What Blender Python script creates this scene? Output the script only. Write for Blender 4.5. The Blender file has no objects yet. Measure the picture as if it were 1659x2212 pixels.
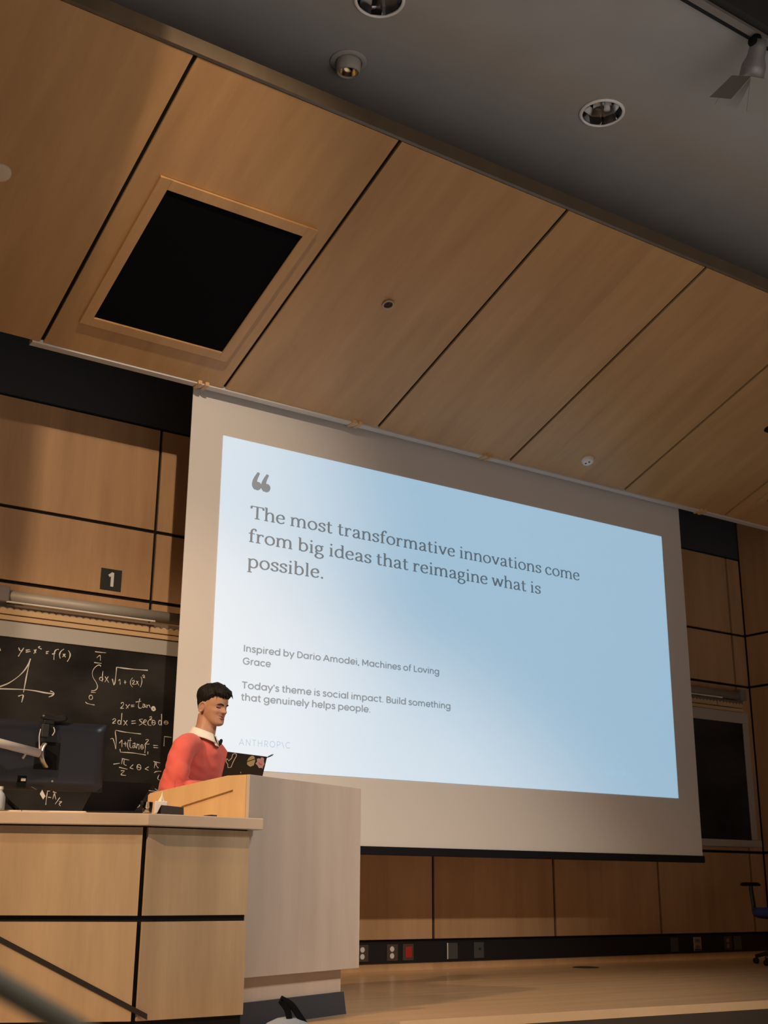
import bpy, bmesh, math, random
from mathutils import Vector, Matrix, noise
random.seed(7)
scene = bpy.context.scene
COL = scene.collection
R = math.radians

# ---------------------------------------------------------------- camera
IW, IH, FPX = 1659, 2212, 2600.0
CAMZ = 0.66
VX = Vector((0.82580396, 0.17319073, 0.53670549))      # world x in camera axes (right, down, forward)
VY = Vector((-0.56392411, 0.24326743, 0.78918347))
VZ = Vector((0.0061163, -0.95437201, 0.29855764))
cam_right = Vector((VX[0], VY[0], VZ[0])); cam_down = Vector((VX[1], VY[1], VZ[1])); cam_fwd = Vector((VX[2], VY[2], VZ[2]))
cd = bpy.data.cameras.new('camera'); cam = bpy.data.objects.new('camera', cd); COL.objects.link(cam)
cd.sensor_width = 36; cd.lens = FPX * 36 / IH; cd.clip_start = 0.05
m = Matrix.Identity(4)
for i in range(3):
    m[i][0] = cam_right[i]; m[i][1] = -cam_down[i]; m[i][2] = -cam_fwd[i]
m[2][3] = CAMZ
cam.matrix_world = m
cd.dof.use_dof = True; cd.dof.focus_distance = 7.2; cd.dof.aperture_fstop = 4.3
scene.camera = cam

# ---------------------------------------------------------------- world, lights, exposure
scene.view_settings.view_transform = 'Standard'; scene.view_settings.look = 'None'
scene.view_settings.exposure = 0.0; scene.view_settings.gamma = 1.0
w = bpy.data.worlds.new('world'); scene.world = w; w.use_nodes = True
w.node_tree.nodes['Background'].inputs[0].default_value = (0.9, 0.82, 0.75, 1)
w.node_tree.nodes['Background'].inputs[1].default_value = 0.010

def spot(name, loc, target, power, color, angle, blend=0.15, radius=0.06, square=False):
    d = bpy.data.lights.new(name, 'SPOT'); d.energy = power; d.color = color; d.spot_size = R(angle)
    d.spot_blend = blend; d.shadow_soft_size = radius; d.use_square = square
    o = bpy.data.objects.new(name, d); COL.objects.link(o); o.location = loc
    o.rotation_euler = (Vector(target) - Vector(loc)).to_track_quat('-Z', 'Y').to_euler()
    return o

def area(name, loc, size, power, color, target=None):
    d = bpy.data.lights.new(name, 'AREA'); d.energy = power; d.color = color; d.shape = 'DISK'; d.size = size
    o = bpy.data.objects.new(name, d); COL.objects.link(o); o.location = loc
    if target: o.rotation_euler = (Vector(target) - Vector(loc)).to_track_quat('-Z', 'Y').to_euler()
    return o

WARM = (1.0, 0.69, 0.43)
spot('stage_spot_light', (1.55, 1.7, 5.45), (2.9, 8.6, 2.9), 520, (1.0, 0.76, 0.54), 44, 0.9, 0.10)
spot('stage_spot_light', (1.55, 1.7, 5.40), (3.4, 8.9, 3.2), 550, (1.0, 0.77, 0.54), 40, 0.8, 0.007)  # twin of the spot above, added for the crisp edge its plate cuts
spot('stage_spot_light', (-3.1, 3.2, 5.3), (2.6, 7.0, 1.1), 1900, WARM, 40, 0.6, 0.09)
spot('stage_spot_light', (-0.2, 4.2, 5.40), (2.9, 6.2, 1.0), 300, WARM, 44, 0.6, 0.09)
spot('stage_spot_light', (4.2, -0.7, 5.45), (5.3, 7.0, 0.0), 1500, (1.0, 0.88, 0.74), 38, 1.0, 0.09)
spot('stage_spot_light', (5.6, 0.6, 5.45), (3.4, 5.9, 0.8), 540, (1.0, 0.96, 0.95), 26, 0.9, 0.09)  # unseen cool spot added to brighten the lectern front
for hx, hp in ((0.5, 2150), (4.5, 2000), (8.5, 1350)):
    for hy in (-4.0, -0.5):
        spot('house_downlight', (hx, hy, 6.4), (hx, hy - 0.3, 0), hp, (0.96, 0.97, 1.0), 92, 0.4, 0.15)

# ---------------------------------------------------------------- where a photo pixel lies on a plane of the room
def ray(px, py):
    return (cam_right * (px - IW / 2) + cam_down * (py - IH / 2) + cam_fwd * FPX)
def atY(px, py, y):
    d = ray(px, py); return Vector((0, 0, CAMZ)) + d * (y / d.y)
def atZ(px, py, z):
    d = ray(px, py); return Vector((0, 0, CAMZ)) + d * ((z - CAMZ) / d.z)
def atPlane(px, py, p0, n):
    d = ray(px, py); c = Vector((0, 0, CAMZ)); return c + d * ((Vector(p0) - c).dot(n) / d.dot(n))

# ---------------------------------------------------------------- materials
MATS = {}
def mat(name, color, rough=0.6, metal=0.0, spec=0.4, noise_amt=0.0, noise_scale=8.0, stretch=(1, 1, 1), bump=0.0, emit=None, estr=0.0, alpha=None, trans=0.0, sheen=0.0):
    if name in MATS: return MATS[name]
    mt = bpy.data.materials.new(name); mt.use_nodes = True; nt = mt.node_tree
    b = nt.nodes['Principled BSDF']
    b.inputs['Base Color'].default_value = (*color, 1); b.inputs['Roughness'].default_value = rough
    b.inputs['Metallic'].default_value = metal; b.inputs['Specular IOR Level'].default_value = spec
    if trans: b.inputs['Transmission Weight'].default_value = trans
    if sheen: b.inputs['Sheen Weight'].default_value = sheen
    if emit: b.inputs['Emission Color'].default_value = (*emit, 1); b.inputs['Emission Strength'].default_value = estr
    if noise_amt or bump:
        tc = nt.nodes.new('ShaderNodeTexCoord'); mp = nt.nodes.new('ShaderNodeMapping'); nz = nt.nodes.new('ShaderNodeTexNoise')
        mp.inputs['Scale'].default_value = stretch; nz.inputs['Scale'].default_value = noise_scale; nz.inputs['Detail'].default_value = 5
        nt.links.new(tc.outputs['Object'], mp.inputs['Vector']); nt.links.new(mp.outputs['Vector'], nz.inputs['Vector'])
        if noise_amt:
            cr = nt.nodes.new('ShaderNodeValToRGB')
            cr.color_ramp.elements[0].position = 0.3; cr.color_ramp.elements[1].position = 0.7
            cr.color_ramp.elements[0].color = (*[c * (1 - noise_amt) for c in color], 1)
            cr.color_ramp.elements[1].color = (*[min(1, c * (1 + noise_amt)) for c in color], 1)
            nt.links.new(nz.outputs['Fac'], cr.inputs['Fac']); nt.links.new(cr.outputs['Color'], b.inputs['Base Color'])
        if bump:
            bp = nt.nodes.new('ShaderNodeBump'); bp.inputs['Strength'].default_value = bump; bp.inputs['Distance'].default_value = 0.01
            nt.links.new(nz.outputs['Fac'], bp.inputs['Height']); nt.links.new(bp.outputs['Normal'], b.inputs['Normal'])
    MATS[name] = mt
    return mt

def wood(name, c0, c1, rough=0.45, stretch=(3, 3, 0.35), scale=2.2, spec=0.35, leaf=0.0, leaf_axis=0):
    """maple veneer: long soft grain plus slightly different veneer leaves side by side"""
    if name in MATS: return MATS[name]
    mt = bpy.data.materials.new(name); mt.use_nodes = True; nt = mt.node_tree; L = nt.links
    b = nt.nodes['Principled BSDF']; b.inputs['Roughness'].default_value = rough; b.inputs['Specular IOR Level'].default_value = spec
    tc = nt.nodes.new('ShaderNodeTexCoord'); mp = nt.nodes.new('ShaderNodeMapping'); mp.inputs['Scale'].default_value = stretch
    n1 = nt.nodes.new('ShaderNodeTexNoise'); n1.inputs['Scale'].default_value = scale; n1.inputs['Detail'].default_value = 6; n1.inputs['Roughness'].default_value = 0.55
    n2 = nt.nodes.new('ShaderNodeTexNoise'); n2.inputs['Scale'].default_value = scale * 9; n2.inputs['Detail'].default_value = 3
    L.new(tc.outputs['Object'], mp.inputs['Vector']); L.new(mp.outputs['Vector'], n1.inputs['Vector']); L.new(mp.outputs['Vector'], n2.inputs['Vector'])
    mx = nt.nodes.new('ShaderNodeMath'); mx.operation = 'MULTIPLY_ADD'; mx.inputs[1].default_value = 0.17
    L.new(n2.outputs['Fac'], mx.inputs[0]); L.new(n1.outputs['Fac'], mx.inputs[2])
    src = mx.outputs[0]
    if leaf:
        sp = nt.nodes.new('ShaderNodeSeparateXYZ'); L.new(tc.outputs['Object'], sp.inputs[0])
        fl = nt.nodes.new('ShaderNodeMath'); fl.operation = 'SNAP'; fl.inputs[1].default_value = 0.47
        L.new(sp.outputs[leaf_axis], fl.inputs[0])
        wn = nt.nodes.new('ShaderNodeTexWhiteNoise'); wn.noise_dimensions = '1D'; L.new(fl.outputs[0], wn.inputs['W'])
        ad = nt.nodes.new('ShaderNodeMath'); ad.operation = 'MULTIPLY_ADD'; ad.inputs[1].default_value = leaf
        L.new(wn.outputs['Value'], ad.inputs[0]); L.new(src, ad.inputs[2]); src = ad.outputs[0]
    cr = nt.nodes.new('ShaderNodeValToRGB'); cr.color_ramp.elements[0].position = 0.36; cr.color_ramp.elements[1].position = 0.80 + leaf * 0.5
    cr.color_ramp.elements[0].color = (*c0, 1); cr.color_ramp.elements[1].color = (*c1, 1)
    L.new(src, cr.inputs['Fac']); L.new(cr.outputs['Color'], b.inputs['Base Color'])
    MATS[name] = mt
    return mt

M_WALL = wood('maple_wall', (0.42, 0.245, 0.125), (0.57, 0.35, 0.185), leaf=0.22)
M_SOFF = wood('maple_soffit', (0.40, 0.225, 0.095), (0.53, 0.315, 0.14), leaf=0.2, stretch=(3, 0.4, 0.4))
M_DESK = wood('maple_desk', (0.37, 0.255, 0.145), (0.50, 0.36, 0.215))
M_TOP = wood('laminate_top', (0.50, 0.38, 0.27), (0.60, 0.47, 0.35), stretch=(0.4, 3, 3))
M_LECT = wood('maple_lectern_cool_lit', (0.45, 0.355, 0.285), (0.54, 0.435, 0.355))  # greyed maple: cool light on the lectern front put into the colour
M_LSIDE = wood('maple_lectern_warm_lit', (0.58, 0.37, 0.18), (0.70, 0.47, 0.24))  # oranger copy of that maple: warm light from the left put into the colour
M_FLOOR = wood('maple_floor', (0.50, 0.315, 0.165), (0.62, 0.41, 0.23), rough=0.22, stretch=(0.3, 4, 1), spec=0.5)
M_FLOORDK = mat('dark_floor', (0.25, 0.23, 0.21), 0.7, noise_amt=0.2)
M_GAP = mat('black_reveal', (0.008, 0.006, 0.005), 0.7, spec=0.2)
M_CEIL = mat('ceiling_paint', (0.38, 0.375, 0.355), 0.9, spec=0.1, noise_amt=0.04, noise_scale=3)
M_GREYBAND = mat('grey_wall_paint', (0.06, 0.062, 0.07), 0.9, spec=0.1)
M_DARKCEIL = mat('dark_ceiling_paint', (0.05, 0.05, 0.048), 0.9, spec=0.1)
M_LIP = mat('pale_lip', (0.62, 0.60, 0.58), 0.5)
M_SCREEN = mat('screen_cloth', (0.66, 0.64, 0.63), 0.9, spec=0.05)
M_BLACK = mat('black_plastic', (0.012, 0.012, 0.013), 0.4)
M_BLACKM = mat('black_matte', (0.008, 0.008, 0.009), 0.85, spec=0.15)
M_WHITE = mat('white_enamel', (0.72, 0.72, 0.70), 0.45)
M_CHROME = mat('mirror_reflector', (0.75, 0.77, 0.8), 0.06, metal=1.0)
M_STEEL = mat('brushed_steel', (0.55, 0.52, 0.48), 0.3, metal=1.0)
M_ALU = mat('aluminium_frame', (0.50, 0.48, 0.45), 0.45, metal=0.35)
M_GREYTUBE = mat('grey_case', (0.36, 0.33, 0.29), 0.5, metal=0.2)
M_CHALK = mat('chalk', (0.66, 0.645, 0.62), 0.95, spec=0.05)
M_RUBBER = mat('dark_rubber_base', (0.035, 0.042, 0.055), 0.5)

# ---------------------------------------------------------------- mesh helpers
class MB:
    """collects simple shapes; build() links them as one mesh object"""
    def __init__(self): self.v = []; self.f = []; self.mi = []
    def add(self, verts, faces, mi=0):
        b = len(self.v); self.v += [tuple(p) for p in verts]
        self.f += [tuple(i + b for i in f) for f in faces]; self.mi += [mi] * len(faces); return self
    def box(self, a, b, mi=0, X=None):
        x0, y0, z0 = a; x1, y1, z1 = b
        vs = [Vector(p) for p in ((x0, y0, z0), (x1, y0, z0), (x1, y1, z0), (x0, y1, z0), (x0, y0, z1), (x1, y0, z1), (x1, y1, z1), (x0, y1, z1))]
        if X is not None: vs = [X @ p for p in vs]
        return self.add(vs, [(0, 3, 2, 1), (4, 5, 6, 7), (0, 1, 5, 4), (1, 2, 6, 5), (2, 3, 7, 6), (3, 0, 4, 7)], mi)
    def prism(self, poly, d, mi=0):
        """poly: 3-D points in a plane, extruded by vector d"""
        n = len(poly); d = Vector(d); P = [Vector(p) for p in poly]
        vs = P + [p + d for p in P]
        fs = [tuple(range(n))[::-1], tuple(range(n, 2 * n))] + [(i, (i + 1) % n, n + (i + 1) % n, n + i) for i in range(n)]
        return self.add(vs, fs, mi)
    def tube(self, pts, rad, n=12, mi=0, cap=True, squash=None, side=None):
        """round tube along pts; rad a number or a list; squash (a, b) scales the ring along side / its normal"""
        P = [Vector(p) for p in pts]; k = len(P)
        rs = rad if isinstance(rad, (list, tuple)) else [rad] * k
        prev = None; rings = []
        for i in range(k):
            t = (P[min(i + 1, k - 1)] - P[max(i - 1, 0)]).normalized()
            if side is not None: u = Vector(side)
            elif prev is None: u = Vector((0, 0, 1)) if abs(t.z) < 0.9 else Vector((1, 0, 0))
            else: u = prev
            u = (u - t * u.dot(t)).normalized(); prev = u; v = t.cross(u)
            sa, sb = squash[i] if isinstance(squash, list) else (squash or (1, 1))
            rings.append([P[i] + (u * math.cos(a) * sa + v * math.sin(a) * sb) * rs[i] for a in (2 * math.pi * j / n for j in range(n))])
        vs = [p for r_ in rings for p in r_]
        fs = [(i * n + j, i * n + (j + 1) % n, (i + 1) * n + (j + 1) % n, (i + 1) * n + j) for i in range(k - 1) for j in range(n)]
        if cap: fs += [tuple(range(n))[::-1], tuple(range((k - 1) * n, k * n))]
        return self.add(vs, fs, mi)
    def lathe(self, prof, X, n=32, mi=0, closed=False):
        """prof: (radius, height) pairs turned about the local z of X"""
        k = len(prof); vs = [X @ Vector((r_ * math.cos(2 * math.pi * j / n), r_ * math.sin(2 * math.pi * j / n), h)) for r_, h in prof for j in range(n)]
        rng = range(k if closed else k - 1)
        fs = [(i * n + j, i * n + (j + 1) % n, ((i + 1) % k) * n + (j + 1) % n, ((i + 1) % k) * n + j) for i in rng for j in range(n)]
        return self.add(vs, fs, mi)
    def ball(self, c, r_, n=12, mi=0, scale=(1, 1, 1), X=None):
        c = Vector(c); vs = []; fs = []
        for i in range(n + 1):
            th = math.pi * i / n
            for j in range(2 * n):
                ph = math.pi * j / n
                p = Vector((math.sin(th) * math.cos(ph) * scale[0], math.sin(th) * math.sin(ph) * scale[1], math.cos(th) * scale[2])) * r_
                if X is not None: p = X.to_3x3() @ p
                vs.append(c + p)
        for i in range(n):
            for j in range(2 * n):
                fs.append((i * 2 * n + j, (i + 1) * 2 * n + j, (i + 1) * 2 * n + (j + 1) % (2 * n), i * 2 * n + (j + 1) % (2 * n)))
        return self.add(vs, fs, mi)
    def mesh(self, name):
        me = bpy.data.meshes.new(name); me.from_pydata(self.v, [], self.f); me.update(); return me
    def build(self, name, mats, parent=None, smooth=False, bevel=0.0, origin=None, label=None, sub=0, clean=True):
        me = self.mesh(name)
        for i, mm in enumerate(mats if isinstance(mats, (list, tuple)) else [mats]): me.materials.append(mm)
        for p, i in zip(me.polygons, self.mi): p.material_index = i
        if clean:
            bm = bmesh.new(); bm.from_mesh(me); bmesh.ops.remove_doubles(bm, verts=bm.verts, dist=1e-6)
            bmesh.ops.recalc_face_normals(bm, faces=bm.faces); bm.to_mesh(me); bm.free()
        return link(name, me, parent, smooth, bevel, origin, label, sub)

def link(name, me, parent=None, smooth=False, bevel=0.0, origin=None, label=None, sub=0):
    o = bpy.data.objects.new(name, me); COL.objects.link(o)
    if origin is not None:
        me.transform(Matrix.Translation(-Vector(origin))); o.location = origin
    if smooth:
        for p in me.polygons: p.use_smooth = True
    if bevel:
        b = o.modifiers.new('bevel', 'BEVEL'); b.width = bevel; b.segments = 2; b.limit_method = 'ANGLE'; b.angle_limit = R(40)
    if sub:
        s = o.modifiers.new('sub', 'SUBSURF'); s.levels = sub; s.render_levels = sub
    if parent is not None:
        o.parent = parent; o.matrix_parent_inverse = Matrix.Translation(-wloc(parent))
    if label: o['label'] = label
    return o
def wloc(o):
    v = Vector((0, 0, 0))
    # every parent here is only translated, so its world place is known without a scene update
    if o.parent is None: return Vector(o.location)
    return Vector(o.location)
def thing(name, label, cat, loc, group=None):
    o = bpy.data.objects.new(name, None); COL.objects.link(o); o.location = loc; o.empty_display_size = 0.1
    return tag(o, label, cat, group)
def tag(o, label, cat, group=None, kind=None):
    o['label'] = label; o['category'] = cat
    if group: o['group'] = group
    if kind: o['kind'] = kind
    return o
def struct(o, label=None, cat=None):
    o['kind'] = 'structure'
    if label: o['label'] = label
    if cat: o['category'] = cat
    return o
def frame(o, x, y, z):
    """matrix with origin o and axes x, y, z"""
    mm = Matrix.Identity(4); o = Vector(o)
    for i in range(3): mm[i][0] = x[i]; mm[i][1] = y[i]; mm[i][2] = z[i]; mm[i][3] = o[i]
    return mm
def arc(cx, cy, rx, ry, a0, a1, n=18):
    return [(cx + rx * math.cos(R(a0 + (a1 - a0) * i / n)), cy + ry * math.sin(R(a0 + (a1 - a0) * i / n))) for i in range(n + 1)]
def smooth_path(pts, n=6):
    if len(pts) < 3: return pts
    out = []
    for i in range(len(pts) - 1):
        p0 = pts[max(i - 1, 0)]; p1 = pts[i]; p2 = pts[i + 1]; p3 = pts[min(i + 2, len(pts) - 1)]
        for j in range(n):
            t = j / n
            out.append(tuple(0.5 * (2 * b + (c - a) * t + (2 * a - 5 * b + 4 * c - d) * t * t + (3 * b - a - 3 * c + d) * t ** 3) for a, b, c, d in zip(p0, p1, p2, p3)))
    out.append(tuple(pts[-1])); return out
def ribbon(pts, half):
    """flat stroke: list of 2-D points -> (verts, quads); half(nx, ny, t) gives the half width for that normal"""
    n = len(pts); V = []
    for i in range(n):
        a = pts[max(i - 1, 0)]; b = pts[min(i + 1, n - 1)]; dx, dy = b[0] - a[0], b[1] - a[1]; l = math.hypot(dx, dy) or 1
        nx, ny = -dy / l, dx / l; h = half(nx, ny, i / max(1, n - 1))
        V += [(pts[i][0] + nx * h, pts[i][1] + ny * h), (pts[i][0] - nx * h, pts[i][1] - ny * h)]
    return V, [(2 * i, 2 * i + 1, 2 * i + 3, 2 * i + 2) for i in range(n - 1)]

# ================================================================ the room
YW, YB, YS, YSO = 8.90, 8.75, 7.95, 7.80        # front wall, blackboard face, screen, soffit's lower edge
XC = 11.05                                       # right-hand corner
CEIL = 5.8
YSTEP = 0.7589 * (CEIL - CAMZ)               # edge where the ceiling steps up towards the seats
def panels(mb, axis, fixed, depth, cols, rows, gap=0.014, mi=0, sign=-1):
    """wall panels with open reveals between them; axis 'x' runs along the front wall, 'y' along the right wall"""
    for a, b in zip(cols[:-1], cols[1:]):
        for z0, z1 in rows:
            if axis == 'x': mb.box((a + gap, fixed + sign * depth, z0 + gap), (b - gap, fixed, z1 - gap), mi)
            else: mb.box((fixed + sign * depth, a + gap, z0 + gap), (fixed, b - gap, z1 - gap), mi)
cols = [-3.29, -1.88, -0.47, 0.94, 2.35, 3.775, 5.17, 6.585, 7.997, 9.40, 10.81, 11.04]
rows = [(0.235, 1.055), (1.055, 2.85), (2.85, 3.435), (3.435, 4.335)]
mb = MB(); mb.box((-3.5, YW, -0.05), (XC + 0.1, YW + 0.15, 4.335), 1)
mb.box((-3.5, YW - 0.02, 4.345), (XC + 0.1, YW + 0.15, CEIL + 0.05), 2)
panels(mb, 'x', YW, 0.022, cols, rows); mb.box((-3.5, YW - 0.022, 0.0), (XC, YW, 0.058), 0)
struct(mb.build('wall_front', [M_WALL, M_GAP, M_GREYBAND]))
mb = MB(); ycols = [1.6, 3.05, 4.5, 5.95, 7.40, 8.87]
mb.box((XC, -7, -1.2), (XC + 0.15, YW, CEIL + 1), 1)
panels(mb, 'y', XC, 0.022, ycols, [(0.02, 1.055), (1.055, 2.85), (2.85, 3.435), (3.435, 5.2)])
mb.box((XC - 0.022, -7, -1.2), (XC, 1.58, CEIL + 1), 0)
struct(mb.build('wall_right', [M_WALL, M_GAP]))
mb = MB(); mb.box((-3.6, -7, -1.2), (-3.5, YW, CEIL + 1), 0)
struct(mb.build('wall_left', [M_WALL]))
mb = MB(); mb.box((-3.6, -7.1, -1.2), (XC + 0.1, -7, CEIL + 1), 0)
struct(mb.build('wall_back', [mat('rear_wall_paint', (0.34, 0.27, 0.20), 0.9)]))
# stage floor with its nosing, and the lower floor of the audience
E0 = atZ(1000, 2197, 0); E1 = atZ(1659, 2160, 0)
sl = (E1.y - E0.y) / (E1.x - E0.x)
ey = lambda x: 5.60 + sl * (x - 3.686)
mb = MB(); poly = [(-3.5, ey(-3.5) - 0.6, 0), (1.2, ey(1.2) - 0.55, 0), (3.0, ey(3.0) - 0.36, 0), (3.9, ey(3.9) - 0.03, 0), (XC, ey(XC), 0), (XC, YW, 0), (-3.5, YW, 0)]
mb.prism(poly, (0, 0, -0.05), 0)
struct(mb.build('floor', M_FLOOR))
mb = MB()
for a, b in zip(poly[:4], poly[1:5]):
    d = (Vector(b) - Vector(a)).normalized(); nrm = Vector((d.y, -d.x, 0))
    mb.prism([Vector(a) + Vector((0, 0, -0.051)), Vector(b) + Vector((0, 0, -0.051)), Vector(b) + Vector((0, 0, -0.6)), Vector(a) + Vector((0, 0, -0.6))], -nrm * 0.03)
struct(mb.build('trim_1', mat('stage_riser', (0.045, 0.03, 0.02), 0.6)))
mb = MB(); mb.box((-3.5, -7, -0.68), (XC, 5.9, -0.6)); struct(mb.build('floor_audience', M_FLOORDK))
def holed_plane(x0, x1, y0, y1, z, holes, n=40):
    """flat ceiling sheet with round openings for the recessed lamps"""
    bm = bmesh.new()
    loops = [[(x0, y0), (x1, y0), (x1, y1), (x0, y1)]] + [[(cx + r_ * math.cos(2 * math.pi * i / n), cy + r_ * math.sin(2 * math.pi * i / n)) for i in range(n)] for cx, cy, r_ in holes]
    for lp in loops:
        vs = [bm.verts.new((x, y, z)) for x, y in lp]
        for i in range(len(vs)): bm.edges.new((vs[i], vs[(i + 1) % len(vs)]))
    bmesh.ops.triangle_fill(bm, use_beauty=True, edges=bm.edges[:], normal=(0, 0, -1))
    V = [tuple(v.co) for v in bm.verts]; bm.verts.index_update(); F = [tuple(v.index for v in f.verts) for f in bm.faces]; bm.free()
    return V, F
LAMPS = [atZ(1300.5, 242.5, CEIL), atZ(820, -2, CEIL)]
mb = MB(); mb.add(*holed_plane(-3.5, XC, YSTEP - .012, YW, CEIL, [(p.x, p.y, 0.15) for p in LAMPS]), 0)
mb.box((-3.5, YSTEP - .012, CEIL + 0.3), (XC, YW, CEIL + 0.4), 1); mb.box((-3.5, YSTEP - .07, CEIL), (XC, YSTEP - .013, CEIL + 0.75), 1)
mb.box((-3.5, -7, CEIL + 0.65), (XC, YSTEP - .071, CEIL + 0.75), 1)
struct(mb.build('ceiling', [M_CEIL, M_DARKCEIL]))

# sloping wooden soffit over the stage
SL = 0.37; SZ = 4.338
sz = lambda y: SZ + SL * (YSO - y)
SN = Vector((0, -SL, -1)).normalized()           # outward (downward) normal of the soffit face
SU = Vector((0, -1, SL)).normalized()            # up the slope, towards the seats
YT = 5.43
xs = [-3.4, -1.94, -0.505, 0.93, 2.362, 3.80, 5.235, 6.665, 8.10, 9.53, 10.97, 11.04]
mb = MB()
for a, b in zip(xs[:-1], xs[1:]):
    g = 0.014
    q = [(a + g, YSO, sz(YSO)), (b - g, YSO, sz(YSO)), (b - g, YT, sz(YT)), (a + g, YT, sz(YT))]
    mb.prism(q, -SN * 0.018, 0)
back = [(-3.5, YSO + 0.004, sz(YSO) + 0.02), (XC, YSO + 0.004, sz(YSO) + 0.02), (XC, YT - 0.012, sz(YT) + 0.024), (-3.5, YT - 0.012, sz(YT) + 0.024)]
mb.prism(back, (0, 0, 0.06), 1)
mb.box((-3.5, YT - 0.035, sz(YT) - 0.0), (XC, YT - 0.008, sz(YT) + 0.10), 2)
struct(mb.build('ceiling_soffit', [M_SOFF, M_GAP, wood('soffit_edge', (0.12, 0.085, 0.055), (0.15, 0.11, 0.07))]), 'sloping maple panel soffit over the stage', 'ceiling')
mb = MB(); mb.box((2.30, YSO + 0.006, sz(YSO) - 0.012), (XC, YSO + 0.075, sz(YSO) + 0.03))
struct(mb.build('trim_2', M_LIP))
# small wooden hanger blocks along the soffit's lower edge
for i, (px, py) in enumerate([(436, 832), (768, 918), (1050, 992), (1515, 1110)]):
    c = atY(px, py, YSO + 0.02); mb = MB()
    for k in (-0.03, 0.03): mb.box((c.x + k - 0.016, YSO - 0.02, SZ - 0.022), (c.x + k + 0.016, YSO + 0.085, SZ + 0.02))
    o = mb.build('hanger_block', M_LSIDE, origin=(c.x, YSO, SZ), bevel=0.004)
    tag(o, 'small wooden hanger blocks on the soffit edge ' + ['at the left end of the screen', 'second from the left above the screen', 'third from the left above the screen', 'beyond the right end of the screen'][i], 'bracket', 'hanger blocks on the soffit edge')

def soffit_frame(px, py, inset=0.0):
    """frame lying on the soffit face at that pixel: x along the room, y up the slope, z out of the face"""
    p = atPlane(px, py, (0, YSO, SZ), SN); return frame(p + SN * inset, Vector((1, 0, 0)), SU, -Vector((1, 0, 0)).cross(SU) if Vector((1, 0, 0)).cross(SU).dot(SN) < 0 else Vector((1, 0, 0)).cross(SU))

def speaker_panel(x0, x1, y0, y1, label):
    """square grille in a proud frame; y0 is the lower (nearer the screen) edge"""
    wy = lambda y: (y, sz(y))
    t = thing('speaker_panel', label, 'speaker', ((x0 + x1) / 2, (y0 + y1) / 2, sz((y0 + y1) / 2)), 'black speaker grilles in the soffit')
    fw = 0.075
    P = lambda x, y, o: Vector((x, y, sz(y))) + SN * o
    fr = MB()
    for (a, b, c, d) in ((x0 - fw, x0, y0 + fw, y1 - fw), (x1, x1 + fw, y0 + fw, y1 - fw), (x0, x1, y0 + fw, y0), (x0, x1, y1, y1 - fw)):
        fr.prism([P(a, c, 0.001), P(b, c, 0.001), P(b, d, 0.001), P(a, d, 0.001)], SN * 0.022)
    fr.build('frame', M_SOFF, t, bevel=0.003)
    gr = MB(); gr.prism([P(x0, y0, 0.001), P(x1, y0, 0.001), P(x1, y1, 0.001), P(x0, y1, 0.001)], SN * 0.008)
    gr.build('grille_cloth', mat('grille_cloth', (0.004, 0.004, 0.005), 0.95, spec=0.05), t)
speaker_panel(2.60, 3.60, 7.45, 6.30, 'large square black speaker grille framed in the left part of the wooden soffit')
speaker_panel(9.765, 10.765, 7.45, 6.30, 'second black speaker grille whose pale frame corner shows at the right edge under the soffit')

# ---- projection screen with the projected slide
t = thing('projection_screen', 'big white projection screen showing a quote slide, hanging under the soffit', 'screen', (6.3, YS, 0.94))
mb = MB(); mb.box((3.616, YS, 0.965), (9.02, YS + 0.006, 4.55)); mb.build('screen_cloth', M_SCREEN, t)
mb = MB(); mb.box((3.60, YS - 0.018, 0.905), (9.03, YS + 0.03, 0.968)); mb.build('weight_bar', mat('screen_bar', (0.006, 0.007, 0.011), 0.6, spec=0.2), t, bevel=0.006)
mb = MB(); mb.tube([(3.5, YS + 0.06, 4.58), (9.15, YS + 0.06, 4.58)], 0.055, 20); mb.build('roller_tube', M_GREYTUBE, t, smooth=True)
for xb in (3.9, 6.3, 8.8):
    mb = MB(); mb.box((xb - 0.02, YS + 0.05, 4.63), (xb + 0.02, YS + 0.07, CEIL + 0.001)); mb.build('hanger', M_BLACK, t)
SLIDE_EMIT = (0.225, 0.425, 0.585)
M_SLIDE = mat('projected_light', (0.66, 0.64, 0.63), 0.9, spec=0.05, emit=SLIDE_EMIT, estr=1.0)
mb = MB(); mb.box((3.889, YS - 0.004, 1.479), (8.741, YS - 0.0005, 4.016)); slide = mb.build('projected_slide', M_SLIDE, t)
def ink(name, k):
    return mat(name, (0.66 * k[1], 0.64 * k[1], 0.63 * k[1]), 0.9, spec=0.05, emit=tuple(c * k[0] for c in SLIDE_EMIT), estr=1.0)
INK_DARK = ink('slide_ink_dark', (0.22, 0.42)); INK_MID = ink('slide_ink_mid', (0.32, 0.52)); INK_FAINT = ink('slide_ink_faint', (0.74, 0.72)); INK_QUOTE = ink('slide_ink_quote', (0.24, 0.5))

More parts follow.
